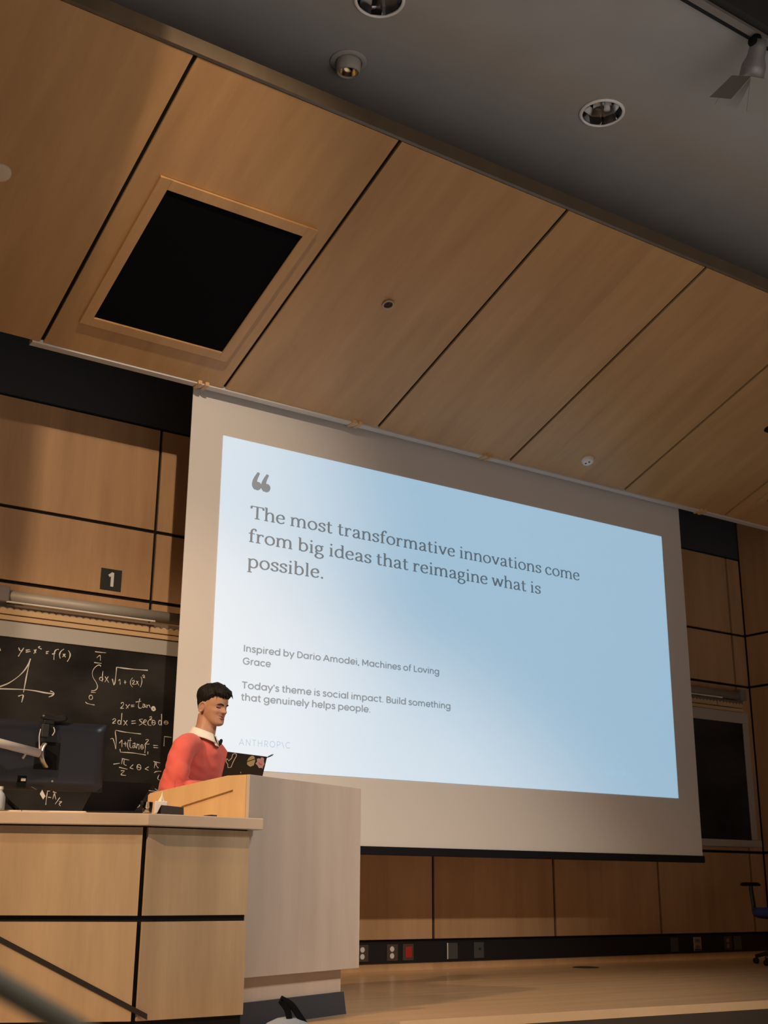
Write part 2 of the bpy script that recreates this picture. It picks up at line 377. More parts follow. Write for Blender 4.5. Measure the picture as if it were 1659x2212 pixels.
# ---- lettering: glyphs are pen strokes on an x-height of 1
def S(*p): return ('s', list(p))            # smooth stroke through points
def Ln(*p): return ('l', list(p))           # straight polyline
def Ar(*a): return ('l', arc(*a))           # arc / ellipse
def Dt(x, y, r=0.1): return ('d', (x, y, r))
def sf(x, y, l=0.2, r=0.2): return ('f', (x - l, y, x + r, y))
SERIF = {
 'T': (1.30, [Ln((.65, .03), (.65, 1.40)), ('f', (.06, 1.37, 1.24, 1.37)), Ln((.08, 1.38), (.05, 1.10)), Ln((1.22, 1.38), (1.25, 1.10)), sf(.65, .03, .24, .24)]),
 'h': (1.16, [Ln((.24, .03), (.24, 1.50)), S((.24, .68), (.42, .90), (.64, .97), (.84, .86), (.90, .60), (.90, .03)), sf(.24, .03), sf(.90, .03), sf(.24, 1.47, .18, 0)]),
 'n': (1.16, [Ln((.24, .03), (.24, .98)), S((.24, .68), (.42, .90), (.64, .97), (.84, .86), (.90, .60), (.90, .03)), sf(.24, .03), sf(.90, .03), sf(.24, .94, .18, 0)]),
 'm': (1.76, [Ln((.24, .03), (.24, .98)), S((.24, .68), (.40, .90), (.60, .97), (.79, .86), (.86, .60), (.86, .03)), S((.86, .68), (1.02, .90), (1.22, .97), (1.42, .86), (1.48, .60), (1.48, .03)), sf(.24, .03), sf(.86, .03, .17, .17), sf(1.48, .03), sf(.24, .94, .18, 0)]),
 'e': (1.00, [('f', (.16, .55, .84, .55)), S((.84, .55), (.80, .80), (.66, .95), (.48, .97), (.27, .86), (.15, .62), (.16, .35), (.30, .11), (.54, .03), (.76, .10), (.86, .22))]),
 'o': (1.10, [Ar(.55, .5, .41, .47, 0, 360)]),
 's': (.86, [S((.70, .76), (.66, .90), (.50, .97), (.32, .94), (.18, .80), (.22, .65), (.42, .54), (.62, .44), (.72, .28), (.64, .10), (.44, .03), (.24, .08), (.15, .24)), Ln((.71, .92), (.70, .70)), Ln((.14, .08), (.15, .28))]),
 't': (.74, [S((.30, 1.28), (.30, .8), (.30, .25), (.36, .07), (.50, .03), (.68, .10)), ('f', (.06, .95, .64, .95))]),
 'r': (.84, [Ln((.24, .03), (.24, .98)), S((.24, .60), (.36, .84), (.52, .95), (.68, .92)), Dt(.70, .87, .10), sf(.24, .03, .2, .24), sf(.24, .94, .18, 0)]),
 'a': (1.02, [S((.20, .74), (.28, .92), (.48, .97), (.66, .90), (.74, .70), (.74, .20), (.80, .06), (.96, .05)), S((.73, .58), (.50, .52), (.28, .42), (.17, .24), (.26, .07), (.44, .03), (.62, .12), (.73, .28)), Dt(.22, .76, .085)]),
 'n2': (0, []),
 'f': (.72, [S((.74, 1.34), (.64, 1.47), (.48, 1.45), (.35, 1.28), (.31, 1.0), (.31, .03)), Dt(.72, 1.33, .09), ('f', (.06, .95, .62, .95)), sf(.31, .03, .2, .24)]),
 'i': (.58, [Ln((.28, .03), (.28, .98)), sf(.28, .03), sf(.28, .94, .18, 0), Dt(.27, 1.34, .115)]),
 'v': (1.06, [Ln((.16, .95), (.54, .02)), Ln((.54, .02), (.90, .95)), sf(.17, .95, .15, .19), sf(.90, .95, .16, .14)]),
 'c': (.95, [S((.78, .74), (.70, .90), (.54, .97), (.30, .88), (.15, .62), (.17, .33), (.31, .11), (.54, .03), (.74, .10), (.84, .24)), Dt(.76, .78, .095)]),
 'b': (1.12, [Ln((.24, .03), (.24, 1.50)), S((.24, .70), (.40, .90), (.60, .97), (.84, .85), (.96, .52), (.88, .22), (.66, .05), (.42, .05), (.24, .18)), sf(.24, 1.47, .18, 0)]),
 'd': (1.14, [Ln((.88, .03), (.88, 1.50)), S((.88, .80), (.70, .95), (.50, .96), (.26, .80), (.15, .50), (.22, .20), (.42, .04), (.66, .08), (.88, .26)), sf(.88, 1.47, .18, 0), sf(.88, .03, 0, .20)]),
 'p': (1.14, [Ln((.24, -.48), (.24, .98)), S((.24, .74), (.42, .92), (.62, .97), (.86, .84), (.97, .52), (.89, .20), (.68, .04), (.42, .06), (.24, .18)), sf(.24, -.47, .2, .24), sf(.24, .94, .18, 0)]),
 'g': (1.02, [Ar(.46, .66, .30, .31, 0, 360), S((.68, .88), (.80, .96), (.94, .95)), S((.30, .40), (.19, .27), (.24, .14), (.44, .09), (.70, .05), (.88, -.10), (.82, -.32), (.56, -.46), (.28, -.42), (.12, -.26), (.20, -.06), (.34, .06))]),
 'w': (1.52, [Ln((.15, .95), (.44, .02)), Ln((.44, .02), (.76, .93)), Ln((.76, .93), (1.06, .02)), Ln((1.06, .02), (1.36, .95)), sf(.15, .95, .13, .18), sf(.76, .95, .17, .05), sf(1.36, .95, .15, .13)]),
 'l': (.58, [Ln((.28, .03), (.28, 1.50)), sf(.28, .03), sf(.28, 1.47, .18, 0)]),
 '.': (.50, [Dt(.24, .08, .12)]),
}
SERIF_GAP = {'r': -.02, 'f': -.04}
c0 = .075
SANS = {
 'I': (.44, [Ln((.22, 0), (.22, 1.30))]), 'D': (1.22, [Ln((.22, .07), (.22, 1.23)), S((.18, 1.23), (.55, 1.23), (.88, 1.10), (1.06, .82), (1.06, .48), (.88, .20), (.55, .07), (.18, .07))]),
 'A': (1.30, [Ln((.10, 0), (.65, 1.27)), Ln((.65, 1.27), (1.20, 0)), Ln((.30, .42), (1.0, .42))]),
 'M': (1.48, [Ln((.22, 0), (.22, 1.28)), Ln((.22, 1.26), (.74, .30)), Ln((.74, .30), (1.26, 1.26)), Ln((1.26, 1.28), (1.26, 0))]),
 'L': (.90, [Ln((.22, 1.30), (.22, .07)), Ln((.15, .07), (.84, .07))]), 'T': (1.06, [Ln((.53, 0), (.53, 1.24)), Ln((.06, 1.23), (1.00, 1.23))]),
 'B': (1.10, [Ln((.22, .07), (.22, 1.23)), S((.18, 1.23), (.55, 1.23), (.84, 1.13), (.90, .95), (.80, .74), (.55, .68), (.22, .68)), S((.22, .68), (.60, .68), (.90, .57), (.97, .37), (.86, .15), (.60, .07), (.18, .07))]),
 'G': (1.40, [S((1.18, .98), (.98, 1.18), (.70, 1.25), (.38, 1.15), (.16, .88), (.13, .55), (.28, .22), (.60, .06), (.92, .10), (1.16, .32), (1.24, .60)), Ln((1.27, .62), (.74, .62))]),
 'N': (1.32, [Ln((.22, 0), (.22, 1.28)), Ln((.22, 1.26), (1.08, .04)), Ln((1.08, 1.30), (1.08, 0))]), 'H': (1.32, [Ln((.22, 0), (.22, 1.3)), Ln((1.10, 0), (1.10, 1.3)), Ln((.22, .66), (1.10, .66))]),
 'R': (1.12, [Ln((.22, 0), (.22, 1.23)), S((.18, 1.23), (.58, 1.23), (.88, 1.12), (.95, .90), (.86, .66), (.58, .56), (.22, .56)), Ln((.58, .56), (.98, 0))]),
 'O': (1.46, [Ar(.73, .65, .60, .59, 0, 360)]), 'P': (1.08, [Ln((.22, 0), (.22, 1.23)), S((.18, 1.23), (.58, 1.23), (.88, 1.12), (.95, .90), (.86, .66), (.58, .56), (.22, .56))]),
 '\\': (.70, [Ln((.06, 1.30), (.62, 0))]), 'C': (1.36, [Ar(.72, .65, .59, .59, 42, 318)]), 'E': (.98, [Ln((.22, .07), (.22, 1.23)), Ln((.15, 1.23), (.88, 1.23)), Ln((.2, .66), (.82, .66)), Ln((.15, .07), (.88, .07))]),
 'F': (.92, [Ln((.22, 0), (.22, 1.23)), Ln((.15, 1.23), (.86, 1.23)), Ln((.2, .66), (.78, .66))]),
 '6': (.96, [Ar(.5, .38, .32, .32, 0, 360), S((.20, .45), (.38, .85), (.62, 1.25))]),
 'n': (1.05, [Ln((.20, 0), (.20, 1.0)), S((.20, .55), (.28, .82), (.52, .93), (.76, .83), (.84, .56), (.84, 0))]),
 'm': (1.66, [Ln((.20, 0), (.20, 1.0)), S((.20, .55), (.27, .82), (.48, .93), (.70, .83), (.78, .56), (.78, 0)), S((.78, .55), (.88, .82), (1.10, .93), (1.34, .83), (1.42, .56), (1.42, 0))]),
 'h': (1.05, [Ln((.20, 0), (.20, 1.42)), S((.20, .55), (.28, .82), (.52, .93), (.76, .83), (.84, .56), (.84, 0))]),
 'u': (1.05, [S((.20, 1.0), (.20, .42), (.28, .16), (.52, .07), (.76, .17), (.84, .44)), Ln((.84, 1.0), (.84, 0))]),
 's': (.82, [S((.66, .76), (.58, .90), (.40, .94), (.22, .86), (.20, .68), (.36, .56), (.54, .48), (.66, .34), (.62, .14), (.42, .06), (.24, .10), (.14, .26))]),
 'p': (1.16, [Ln((.20, -.42), (.20, 1.0)), Ar(.60, .5, .41, .43, 0, 360)]), 'b': (1.16, [Ln((.20, 0), (.20, 1.42)), Ar(.60, .5, .41, .43, 0, 360)]),
 'd': (1.18, [Ln((.98, 0), (.98, 1.42)), Ar(.56, .5, .41, .43, 0, 360)]), 'a': (1.18, [Ln((.98, 0), (.98, 1.0)), Ar(.56, .5, .41, .43, 0, 360)]),
 'g': (1.18, [S((.98, 1.0), (.98, .5), (.98, -.05), (.88, -.30), (.60, -.40), (.34, -.34), (.20, -.16)), Ar(.56, .5, .41, .43, 0, 360)]),
 'i': (.44, [Ln((.22, 0), (.22, 1.0)), Dt(.22, 1.30, .10)]), 'l': (.42, [Ln((.21, 0), (.21, 1.42))]),
 'r': (.66, [Ln((.20, 0), (.20, 1.0)), S((.20, .50), (.28, .80), (.44, .92), (.62, .93))]),
 'e': (1.06, [Ln((.14, .48), (.94, .48)), S((.95, .46), (.90, .74), (.72, .91), (.50, .93), (.26, .80), (.14, .50), (.24, .20), (.50, .06), (.74, .11), (.90, .27))]),
 'o': (1.14, [Ar(.57, .5, .43, .43, 0, 360)]), 'c': (1.04, [Ar(.57, .5, .43, .43, 40, 320)]),
 'y': (1.00, [Ln((.08, 1.0), (.50, .10)), Ln((.92, 1.0), (.30, -.42))]), 'v': (.98, [Ln((.08, 1.0), (.49, .04)), Ln((.49, .04), (.90, 1.0))]),
 'f': (.62, [S((.58, 1.36), (.42, 1.36), (.30, 1.24), (.27, 1.0), (.27, 0)), Ln((.06, .93), (.56, .93))]),
 't': (.64, [S((.28, 1.26), (.28, .70), (.28, .28), (.36, .10), (.58, .07)), Ln((.06, .93), (.58, .93))]),
 '.': (.42, [Dt(.20, .09, .105)]), ',': (.42, [Ln((.24, .16), (.14, -.20))]), "'": (.34, [Ln((.17, 1.30), (.15, .98))]),
}
def set_words(name, material, text, *a, **k):
    """a line of lettering, every word a part of its own on the slide"""
    for wd in set_line(None, text, *a, **k): wd.build(name, material, slide, clean=False)
def set_line(mb, text, font, p0, p1, xh, y, nib, gap=0.0, space=.45, spread=0.0):
    """one line of lettering from world point p0 to p1 (baseline ends) on the plane y"""
    adv = 0; place = []; word = 0
    for ch in text:
        if ch == ' ': adv += space; word += 1; continue
        place.append((ch, adv, word)); adv += font[ch][0] + gap + spread
    adv -= spread
    width = (p1 - p0).length; ex = (p1 - p0).normalized(); ez = Vector((0, 0, 1)); sx = width / (adv * xh)
    P = lambda x, z: Vector((p0.x, y, p0.z)) + ex * (x * xh * sx) + ez * (z * xh)
    a, b = nib
    out = [MB() for _ in range(word + 1)]
    lift = [0]
    P = lambda x, z: Vector((p0.x, y - .00014 * (lift[0] % 8), p0.z)) + ex * (x * xh * sx) + ez * (z * xh)
    for ch, off, wi in place:
        mb = out[wi]
        for kind, d in font[ch][1]:
            lift[0] += 1
            if kind in 'sl':
                pts = smooth_path(d, 5) if kind == 's' else d
                if a == b: half = lambda nx, ny, t: a / 2
                else:
                    ph = R(12); ux, uy = math.cos(ph), math.sin(ph)
                    half = lambda nx, ny, t: 0.5 * math.hypot(a * (nx * ux + ny * uy), b * (-nx * uy + ny * ux))
                V, F = ribbon(pts, half)
                mb.add([P(off + x, z) for x, z in V], F)
            elif kind == 'f':
                x0, z0, x1, z1 = d; h = b * 0.42
                mb.add([P(off + x0, z0 - h), P(off + x1, z0 - h), P(off + x1, z0 + h), P(off + x0, z0 + h)], [(0, 1, 2, 3)])
            elif kind == 'd':
                cx, cz, r_ = d; n = 14
                mb.add([P(off + cx + r_ * math.cos(2 * math.pi * i / n), cz + r_ * math.sin(2 * math.pi * i / n)) for i in range(n)], [tuple(range(n))])
    return out
YT1 = YS - 0.0055
q = lambda px, py: atY(px, py, YT1)
for tx, a, b in (('The most transformative innovations come', (541, 1119), (1253, 1254.5)), ('from big ideas that reimagine what is', (535.5, 1169.5), (1169, 1283.5)), ('possible.', (533.5, 1225), (701, 1250.5))):
    set_words('quote_word', INK_DARK, tx, SERIF, q(*a), q(*b), 0.072, YT1, (.215, .125))
for tx, a, b in (('Inspired by Dario Amodei, Machines of Loving', (525, 1407), (949.5, 1457.5)), ('Grace', (524, 1434.5), (585, 1441.5)), ("Today's theme is social impact. Build something", (521.5, 1486.5), (974, 1532)), ('that genuinely helps people.', (520, 1512.5), (801, 1539.5))):
    set_words('credit_word', INK_MID, tx, SANS, q(*a), q(*b), 0.0385, YT1, (.235, .235), space=.40)
set_words('footer_wordmark', INK_FAINT, 'ANTHROP\\C', SANS, q(515.5, 1609.5), q(628, 1617), 0.036, YT1, (.16, .16), spread=.22)
FOOT = ink('slide_ink_footer', (0.80, 0.92))
set_words('footer_note', FOOT, 'CONFIDENTIAL', SANS, q(1294, 1670), q(1360, 1675.5), 0.021, YT1, (.2, .2))
set_words('page_number', FOOT, '6', SANS, q(1417, 1679), q(1421, 1679.3), 0.021, YT1, (.2, .2))
mb = MB(); up_ = Vector((0, -.00018, 0))             # opening quotation mark: two blobs with tapering tails
for cx in (556.5, 576):
    cy = 1049 + (cx - 556.5) * 0.23
    mb.add([q(cx + 8.2 * math.cos(2 * math.pi * i / 22), cy + 1 + 9.2 * math.sin(2 * math.pi * i / 22)) for i in range(22)], [tuple(range(22))])
    for k_, (path, hw_) in enumerate((([(cx - 3.0, cy + 6), (cx - 8.2, cy - 2), (cx - 6.0, cy - 14), (cx + 2.5, cy - 28)], lambda nx, ny, t: 4.6 - 2.6 * max(0, t - .2)), ([(cx - 4, cy), (cx - 3.5, cy - 12), (cx + 4, cy - 27)], lambda nx, ny, t: 4.4 - 3 * t))):
        V, F = ribbon(smooth_path(path, 6), hw_); mb.add([q(*v) + up_ * (k_ + 1) for v in V], F)
mb.build('quote_mark', INK_QUOTE, slide, clean=False)

# ================================================================ things on the front wall
M_SLATE = mat('slate_board', (0.020, 0.019, 0.019), 0.65, spec=0.2, noise_amt=0.75, noise_scale=2.2, stretch=(0.7, 1, 1.3))
M_TANSTRIP = wood('tan_strip', (0.50, 0.34, 0.19), (0.60, 0.42, 0.25), stretch=(0.3, 3, 3))
def chalkboard(name, x0, x1, label):
    t = thing(name, label, 'blackboard', ((x0 + x1) / 2, YB, 1.10))
    mb = MB(); mb.box((x0 + 0.09, YB, 1.17), (x1 - 0.09, YB + 0.03, 2.405)); sl_ = mb.build('slate', M_SLATE, t)
    mb = MB(); mb.box((x0, YB - 0.012, 2.405), (x1, YW - 0.023, 2.525)); mb.build('top_rail', M_ALU, t, bevel=0.004)
    mb = MB(); mb.box((x0, YB - 0.06, 1.10), (x1, YW - 0.023, 1.17)); mb.build('chalk_tray', M_ALU, t, bevel=0.004)
    for a, b in ((x0, x0 + 0.09), (x1 - 0.09, x1)):
        mb = MB(); mb.box((a, YB - 0.008, 1.17), (b, YW - 0.023, 2.405)); mb.build('side_rail', M_ALU, t, bevel=0.003)
    return t, sl_
cb, slate = chalkboard('chalkboard', -0.6, 6.15, 'long blackboard covered in chalk calculus behind the monitor and speaker')
chalkboard('chalkboard', 6.25, 10.80, 'clean blackboard half hidden behind the right edge of the projection screen')

# chalk handwriting, stroke by stroke
YC = YB - 0.002
def chalk(ox, oy, sc, strokes, wpx=2.0):
    """strokes that lie close together make one written group, a part of its own on the slate"""
    groups = []
    for st in strokes:
        pts = smooth_path([(a, b) for a, b in st], 5) if len(st) > 2 else st
        P2 = []
        for a, b in pts:
            p = atY(ox + a / sc, oy + b / sc, YC); P2.append((p.x, p.z))
        bb = [min(p[0] for p in P2), min(p[1] for p in P2), max(p[0] for p in P2), max(p[1] for p in P2)]
        new = [bb, [P2]]; keep = []
        for g_ in groups:
            h = g_[0]; gap = 0.055
            if h[0] - gap < bb[2] and h[2] + gap > bb[0] and h[1] - gap < bb[3] and h[3] + gap > bb[1]:
                new[1] += g_[1]; bb = new[0] = [min(bb[0], h[0]), min(bb[1], h[1]), max(bb[2], h[2]), max(bb[3], h[3])]
            else: keep.append(g_)
        groups = keep + [new]
    hw = wpx * 0.42 * 0.0037
    for bb, paths in groups:
        mb = MB()
        for k_, P2 in enumerate(paths):
            V, F = ribbon(P2, lambda nx, ny, t: hw * (0.85 + 0.3 * math.sin(9 * t + len(P2))))
            mb.add([(x, YC - .0002 * (k_ % 8), z) for x, z in V], F)
        mb.build('chalk_writing', M_CHALK, slate, clean=False)
def ell(cx, cy, rx, ry): return [(cx + rx * math.cos(2 * math.pi * i / 14), cy + ry * math.sin(2 * math.pi * i / 14)) for i in range(15)]
chalk(0, 1380, 8.295, [
 [(332,155),(352,205),(378,215)], [(428,160),(380,230),(328,315)], [(462,205),(535,195)], [(462,238),(548,225)], [(612,195),(645,255)], [(650,190),(605,268)],
 [(722,135),(690,155),(745,185)], [(825,235),(875,225)], [(820,262),(862,262)], [(1052,188),(1000,200),(972,260),(965,375)], [(932,272),(990,262)],
 [(1145,183),(1090,225),(1065,290),(1080,350)], [(1130,270),(1175,330)], [(1170,270),(1120,325)], [(1225,210),(1255,260),(1250,330),(1205,408)]], 2.6)
chalk(0, 1380, 8.295, [
 [(545,355),(510,450),(440,560),(350,655),(240,740),(120,810),(-60,875)], [(545,355),(520,460),(480,640),(450,800),(420,960)],
 [(-80,893),(200,900),(420,908),(620,930),(800,965),(960,985)], [(900,935),(950,955),(965,985),(930,1020),(872,1042)],
 [(328,1030),(370,1012),(415,1010),(405,1070),(388,1138)], [(-10,165),(12,215)]], 2.8)
chalk(180, 1390, 7.9, [
 [(200,140),(385,160)], [(230,245),(260,215),(290,210),(290,290)], [(185,325),(310,340)],
 [(298,392),(280,370),(240,375),(180,430),(152,500),(165,580),(215,660),(240,730),(225,780),(180,805),(135,803)], [(130,830),(210,838)],
 ell(127,920,30,38), [(35,995),(70,1025),(190,1050)], [(335,470),(325,560),(320,650)], ell(305,605,30,28), [(370,565),(435,670)], [(425,565),(365,660)],
 [(598,640),(625,615),(628,700)], [(710,630),(715,695)], [(695,665),(735,660)], [(840,585),(805,640),(808,700),(840,745)],
 [(835,645),(860,625),(870,650),(840,695),(895,695)], [(905,640),(950,720)], [(935,645),(900,700)], [(985,570),(1000,630),(990,700),(972,745)],
 [(1010,555),(1030,535),(1045,560),(1020,580),(1055,585)], [(640,1025),(670,1005),(690,1025),(670,1070),(635,1105),(690,1105)],
 [(725,1040),(770,1105)], [(790,1040),(725,1115)], [(810,1055),(870,1050)], [(815,1078),(872,1075)], [(965,940),(945,1020),(940,1080),(965,1105),(1000,1095)], [(895,1000),(985,985)],
 [(1010,1035),(1050,1045),(1035,1090),(1010,1085),(1020,1060),(1060,1075),(1075,1095)], [(1085,1045),(1090,1100)], [(1090,1065),(1120,1050),(1135,1080),(1145,1100)]], 1.9)
chalk(180, 1390, 7.9, [[(495,605),(520,712)], [(520,712),(545,640),(568,405)], [(568,405),(800,435),(1100,458)]], 2.6)
chalk(180, 1390, 7.9, [ell(1197,1115,30,33), ell(1197,1115,18,20)], 3.4)
chalk(0, 1300, 2.765, [
 [(672,705),(685,697),(690,708),(672,725),(690,725)], [(728,665),(722,735)], ell(712,720,9,12), [(738,708),(760,738)], [(760,708),(738,738)],
 [(785,713),(810,710)], [(785,727),(812,725)], [(852,700),(832,705),(850,725),(830,738)], [(858,722),(875,712),(865,705),(856,725),(875,738)], [(900,700),(884,715),(886,735),(903,738)],
 [(893,690),(903,685),(905,695),(893,705),(910,705)], ell(917,722,10,14), [(910,722),(924,722)], [(965,670),(965,740)], ell(955,722,8,14), ell(992,722,12,10), [(982,722),(1002,722)]], 2.0)
chalk(220, 1560, 10.37, [
 [(190,380),(240,365),(275,450),(310,600)], [(310,600),(320,400),(300,220),(320,180)], [(320,180),(500,220),(875,265)], [(390,470),(450,395)], [(450,395),(450,560)], [(485,485),(560,480)], [(525,440),(530,550)],
 [(605,400),(575,480),(580,560),(610,620)], [(640,350),(625,480),(630,560),(665,575)], [(580,410),(665,410)], [(690,490),(740,470),(730,560),(690,570),(690,530),(740,540),(770,580)],
 [(790,480),(780,590)], [(790,520),(830,500),(830,610)], ell(898,555,28,50), [(875,555),(925,555)], [(965,480),(975,560),(960,690)], [(980,400),(1020,385),(1040,410),(980,485),(1065,490)],
 [(1150,520),(1255,525)], [(1155,565),(1260,575)], [(405,600),(415,670)], [(415,670),(700,690),(985,735)], [(1030,660),(1030,725)], [(260,940),(400,920)],
 [(450,815),(610,850)], [(460,830),(440,940)], [(500,840),(495,940),(550,970)], [(385,1010),(570,1055)], [(425,1090),(505,1090),(430,1165),(460,1185),(540,1195)],
 [(700,950),(625,1020)], [(625,1020),(705,1050)], ell(830,1010,45,60), [(790,1000),(870,1020)], [(1050,1000),(965,1045)], [(965,1045),(1045,1080)], [(1155,880),(1310,915)],
 [(1195,900),(1170,1030)], [(1230,905),(1215,960),(1265,1030)], [(1170,1135),(1220,1105),(1330,1100)], [(1285,1175),(1250,1265),(1300,1300)],
 [(1000,1490),(1060,1530),(1250,1555)], [(1190,1490),(1250,1535),(1240,1565),(1165,1590)], [(840,1830),(840,1880),(795,1910)], [(1390,540),(1400,320)], [(1400,320),(1560,340)]], 2.0)
chalk(0, 1480, 6.381, [[(655,1460),(640,1550),(630,1650)], [(650,1460),(690,1460)], [(665,1545),(705,1550)], [(750,1490),(725,1570)], [(750,1490),(770,1575)], [(730,1470),(780,1485)],
 [(825,1550),(760,1640)], [(815,1605),(850,1605),(815,1640),(835,1665)]], 2.2)

# grey roller cases and the trim strips over the blackboards
def roller_case(x0, x1, label, scallops=0):
    t = thing('map_roller', label, 'roller case', ((x0 + x1) / 2, YB, 2.56), 'roller cases above the blackboards')
    mb = MB(); mb.tube([(x0, YB - 0.03, 2.70), (x1, YB - 0.03, 2.70)], 0.046, 24); mb.build('roller_tube', M_GREYTUBE, t, smooth=True)
    for xa, xb in ((x0 - 0.10, x0 - 0.001), (x1 + 0.001, x1 + 0.10)):
        mb = MB(); mb.box((xa, YB - 0.09, 2.645), (xb, YW - 0.023, 2.765)); mb.build('end_bracket', mat('grey_bracket', (0.20, 0.18, 0.18), 0.6), t, bevel=0.01)
    mb = MB(); mb.tube([(x0 - 0.02, YB - 0.082, 2.648), (x1 - 0.3, YB - 0.082, 2.648)], 0.007, 8); mb.build('hanging_rod', M_WHITE, t)
    mb = MB(); mb.box((x0 - 0.1, YB - 0.02, 2.572), (x1 - 0.32, YW - 0.023, 2.64)); mb.box((x1 - 0.305, YB - 0.02, 2.572), (x1 + 0.1, YW - 0.023, 2.64)); mb.build('fascia_strip', M_TANSTRIP, t)
    mb = MB(); n = max(4, int((x1 - x0 + .2) / 0.052)); pts = []
    for i in range(n):
        a = x0 - 0.1 + (x1 - x0 + .2) * i / n; b = x0 - 0.1 + (x1 - x0 + .2) * (i + 1) / n
        sc = [(a + (b - a) * k / 6, 2.618 + 0.011 * abs(2 * k / 6 - 1) ** 1.6 - 0.004) for k in range(7)]
        sc = [(a + (b - a) * k / 6, 2.624 - 0.016 * abs(2 * k / 6 - 1) ** 1.5) for k in range(7)]
        for (u0, z0), (u1, z1) in zip(sc[:-1], sc[1:]):
            mb.prism([(u0, YB - 0.024, z0), (u1, YB - 0.024, z1), (u1, YB - 0.024, 2.645), (u0, YB - 0.024, 2.645)], (0, 0.003, 0))
    mb.build('scalloped_shade_strip', mat('scallop_shade', (0.17, 0.13, 0.10), 0.9), t)  # dark scalloped strip modelled in place of a scalloped shadow on the fascia
    mb = MB(); mb.box((x0 - 0.1, YB - 0.03, 2.527), (x1 + 0.1, YW - 0.023, 2.560)); mb.build('lower_batten', M_TANSTRIP, t)
p = atY(13, 1295, YB)
roller_case(p.x, 4.03, 'grey roller case with scalloped shadow strip above the chalk calculus')
roller_case(0.62, p.x - 0.21, 'grey roller case whose end bracket just enters the left edge')
roller_case(7.2, 10.62, 'grey roller case in shadow above the clean right blackboard')

# number plate
t = thing('number_plate', 'black square plate with white numeral 1 on the wooden wall', 'sign', (3.424, YW - 0.024, 2.895))
mb = MB(); mb.box((3.337, YW - 0.031, 2.895), (3.510, YW - 0.0225, 3.067)); mb.build('plate', mat('plate_grey', (0.022, 0.023, 0.024), 0.5), t, bevel=0.002)
mb = MB(); yy = YW - 0.0325
for st, w_ in (([(3.432, 2.925), (3.432, 3.038)], .0125), ([(3.437, 3.033), (3.402, 3.008)], .011)):
    V, F = ribbon(st, lambda nx, ny, t_: w_); yy -= 0.0004; mb.add([(x, yy, z) for x, z in V], F)
mb.build('numeral', M_WHITE, t, clean=False)

# black wiring channel along the wall foot with its outlet plates
mb = MB(); mb.box((-3.3, YW - 0.03, 0.062), (XC - 0.03, YW - 0.0225, 0.225)); mb.box((-3.3, YW - 0.034, 0.218), (XC - 0.03, YW - 0.0225, 0.228)); mb.box((-3.3, YW - 0.034, 0.060), (XC - 0.03, YW - 0.0225, 0.068))
tag(mb.build('wiring_channel', mat('channel_black', (0.010, 0.011, 0.014), 0.45), origin=(4, YW - 0.0225, 0.06)), 'long black wiring channel along the foot of the front wall', 'cable channel')
M_PLATE = mat('outlet_plate', (0.10, 0.075, 0.06), 0.4, metal=0.3); M_PLATEG = mat('grey_outlet_plate', (0.10, 0.11, 0.115), 0.35, metal=0.4)
M_IVORY = mat('ivory_socket', (0.80, 0.74, 0.68), 0.4); M_REDS = mat('red_socket', (0.45, 0.03, 0.025), 0.4)
yo = YW - 0.031
for px, kind, lab in ((783, 'duplex', 'outlet with two round white sockets, leftmost plate on the wiring channel beside lectern'), (847, 'duplex', 'outlet with two round white sockets, just left of the red outlet'),
                  (881, 'red', 'outlet with red square socket insert on the black wiring channel'), (977, 'blankl', 'dark blank plate with bright left edge on the wiring channel'),
                  (1034, 'data', 'grey plate with small round jack, right of the bright edged plate'), (1457, 'blank', 'dim grey blank plate below the right end of the screen'),
                  (1507, 'steel', 'shiny steel plate glinting white near the right end of the wiring channel'), (1573, 'duplexd', 'dim outlet with two faint sockets, rightmost but one on the channel'), (1594, 'blank', 'dark narrow blank plate nearest the blue chair on the channel')):
    c = atY(px, 2050, yo); x = c.x; zc = 0.146; hw, hh = (0.056, 0.066)
    t = thing('wall_outlet', lab, 'outlet', (x, yo, zc - hh), 'outlets on the wiring channel')
    mb = MB(); mb.box((x - hw, yo - 0.006, zc - hh), (x + hw, yo + 0.0005, zc + hh))
    mb.build('face_plate', M_CHROME if kind == 'steel' else (M_PLATE if kind in ('duplex', 'red', 'duplexd') else M_PLATEG), t, bevel=0.002)
    if kind.startswith('duplex'):
        for dz in (-0.027, 0.027):
            mb = MB(); mb.lathe([(0, -0.010), (0.019, -0.010), (0.022, -0.007), (0.022, 0)], frame((x - 0.004, yo, zc + dz), (1, 0, 0), (0, 0, 1), (0, 1, 0)), 20)
            mb.build('socket', M_IVORY if kind == 'duplex' else mat('dim_socket', (0.25, 0.2, 0.17), .5), t)
    if kind == 'red':
        mb = MB(); mb.box((x - 0.030, yo - 0.010, zc - 0.044), (x + 0.036, yo - 0.005, zc + 0.044)); mb.build('socket', M_REDS, t, bevel=0.003)
    if kind == 'data':
        mb = MB(); mb.lathe([(0, -0.012), (0.010, -0.012), (0.012, -0.004)], frame((x + 0.008, yo, zc + 0.01), (1, 0, 0), (0, 0, 1), (0, 1, 0)), 14); mb.build('jack', M_BLACK, t)
    if kind == 'blankl':
        mb = MB(); mb.box((x - hw - 0.006, yo - 0.009, zc - hh), (x - hw + 0.004, yo - 0.006, zc + hh)); mb.build('edge_strip', M_IVORY, t)
    if kind == 'steel':
        mb = MB()
        for dz in (-0.03, 0.03): mb.box((x - 0.03, yo - 0.011, zc + dz - 0.016), (x + 0.03, yo - 0.0055, zc + dz + 0.016))
        mb.build('socket', mat('steel_socket', (0.12, 0.15, 0.2), 0.3), t)
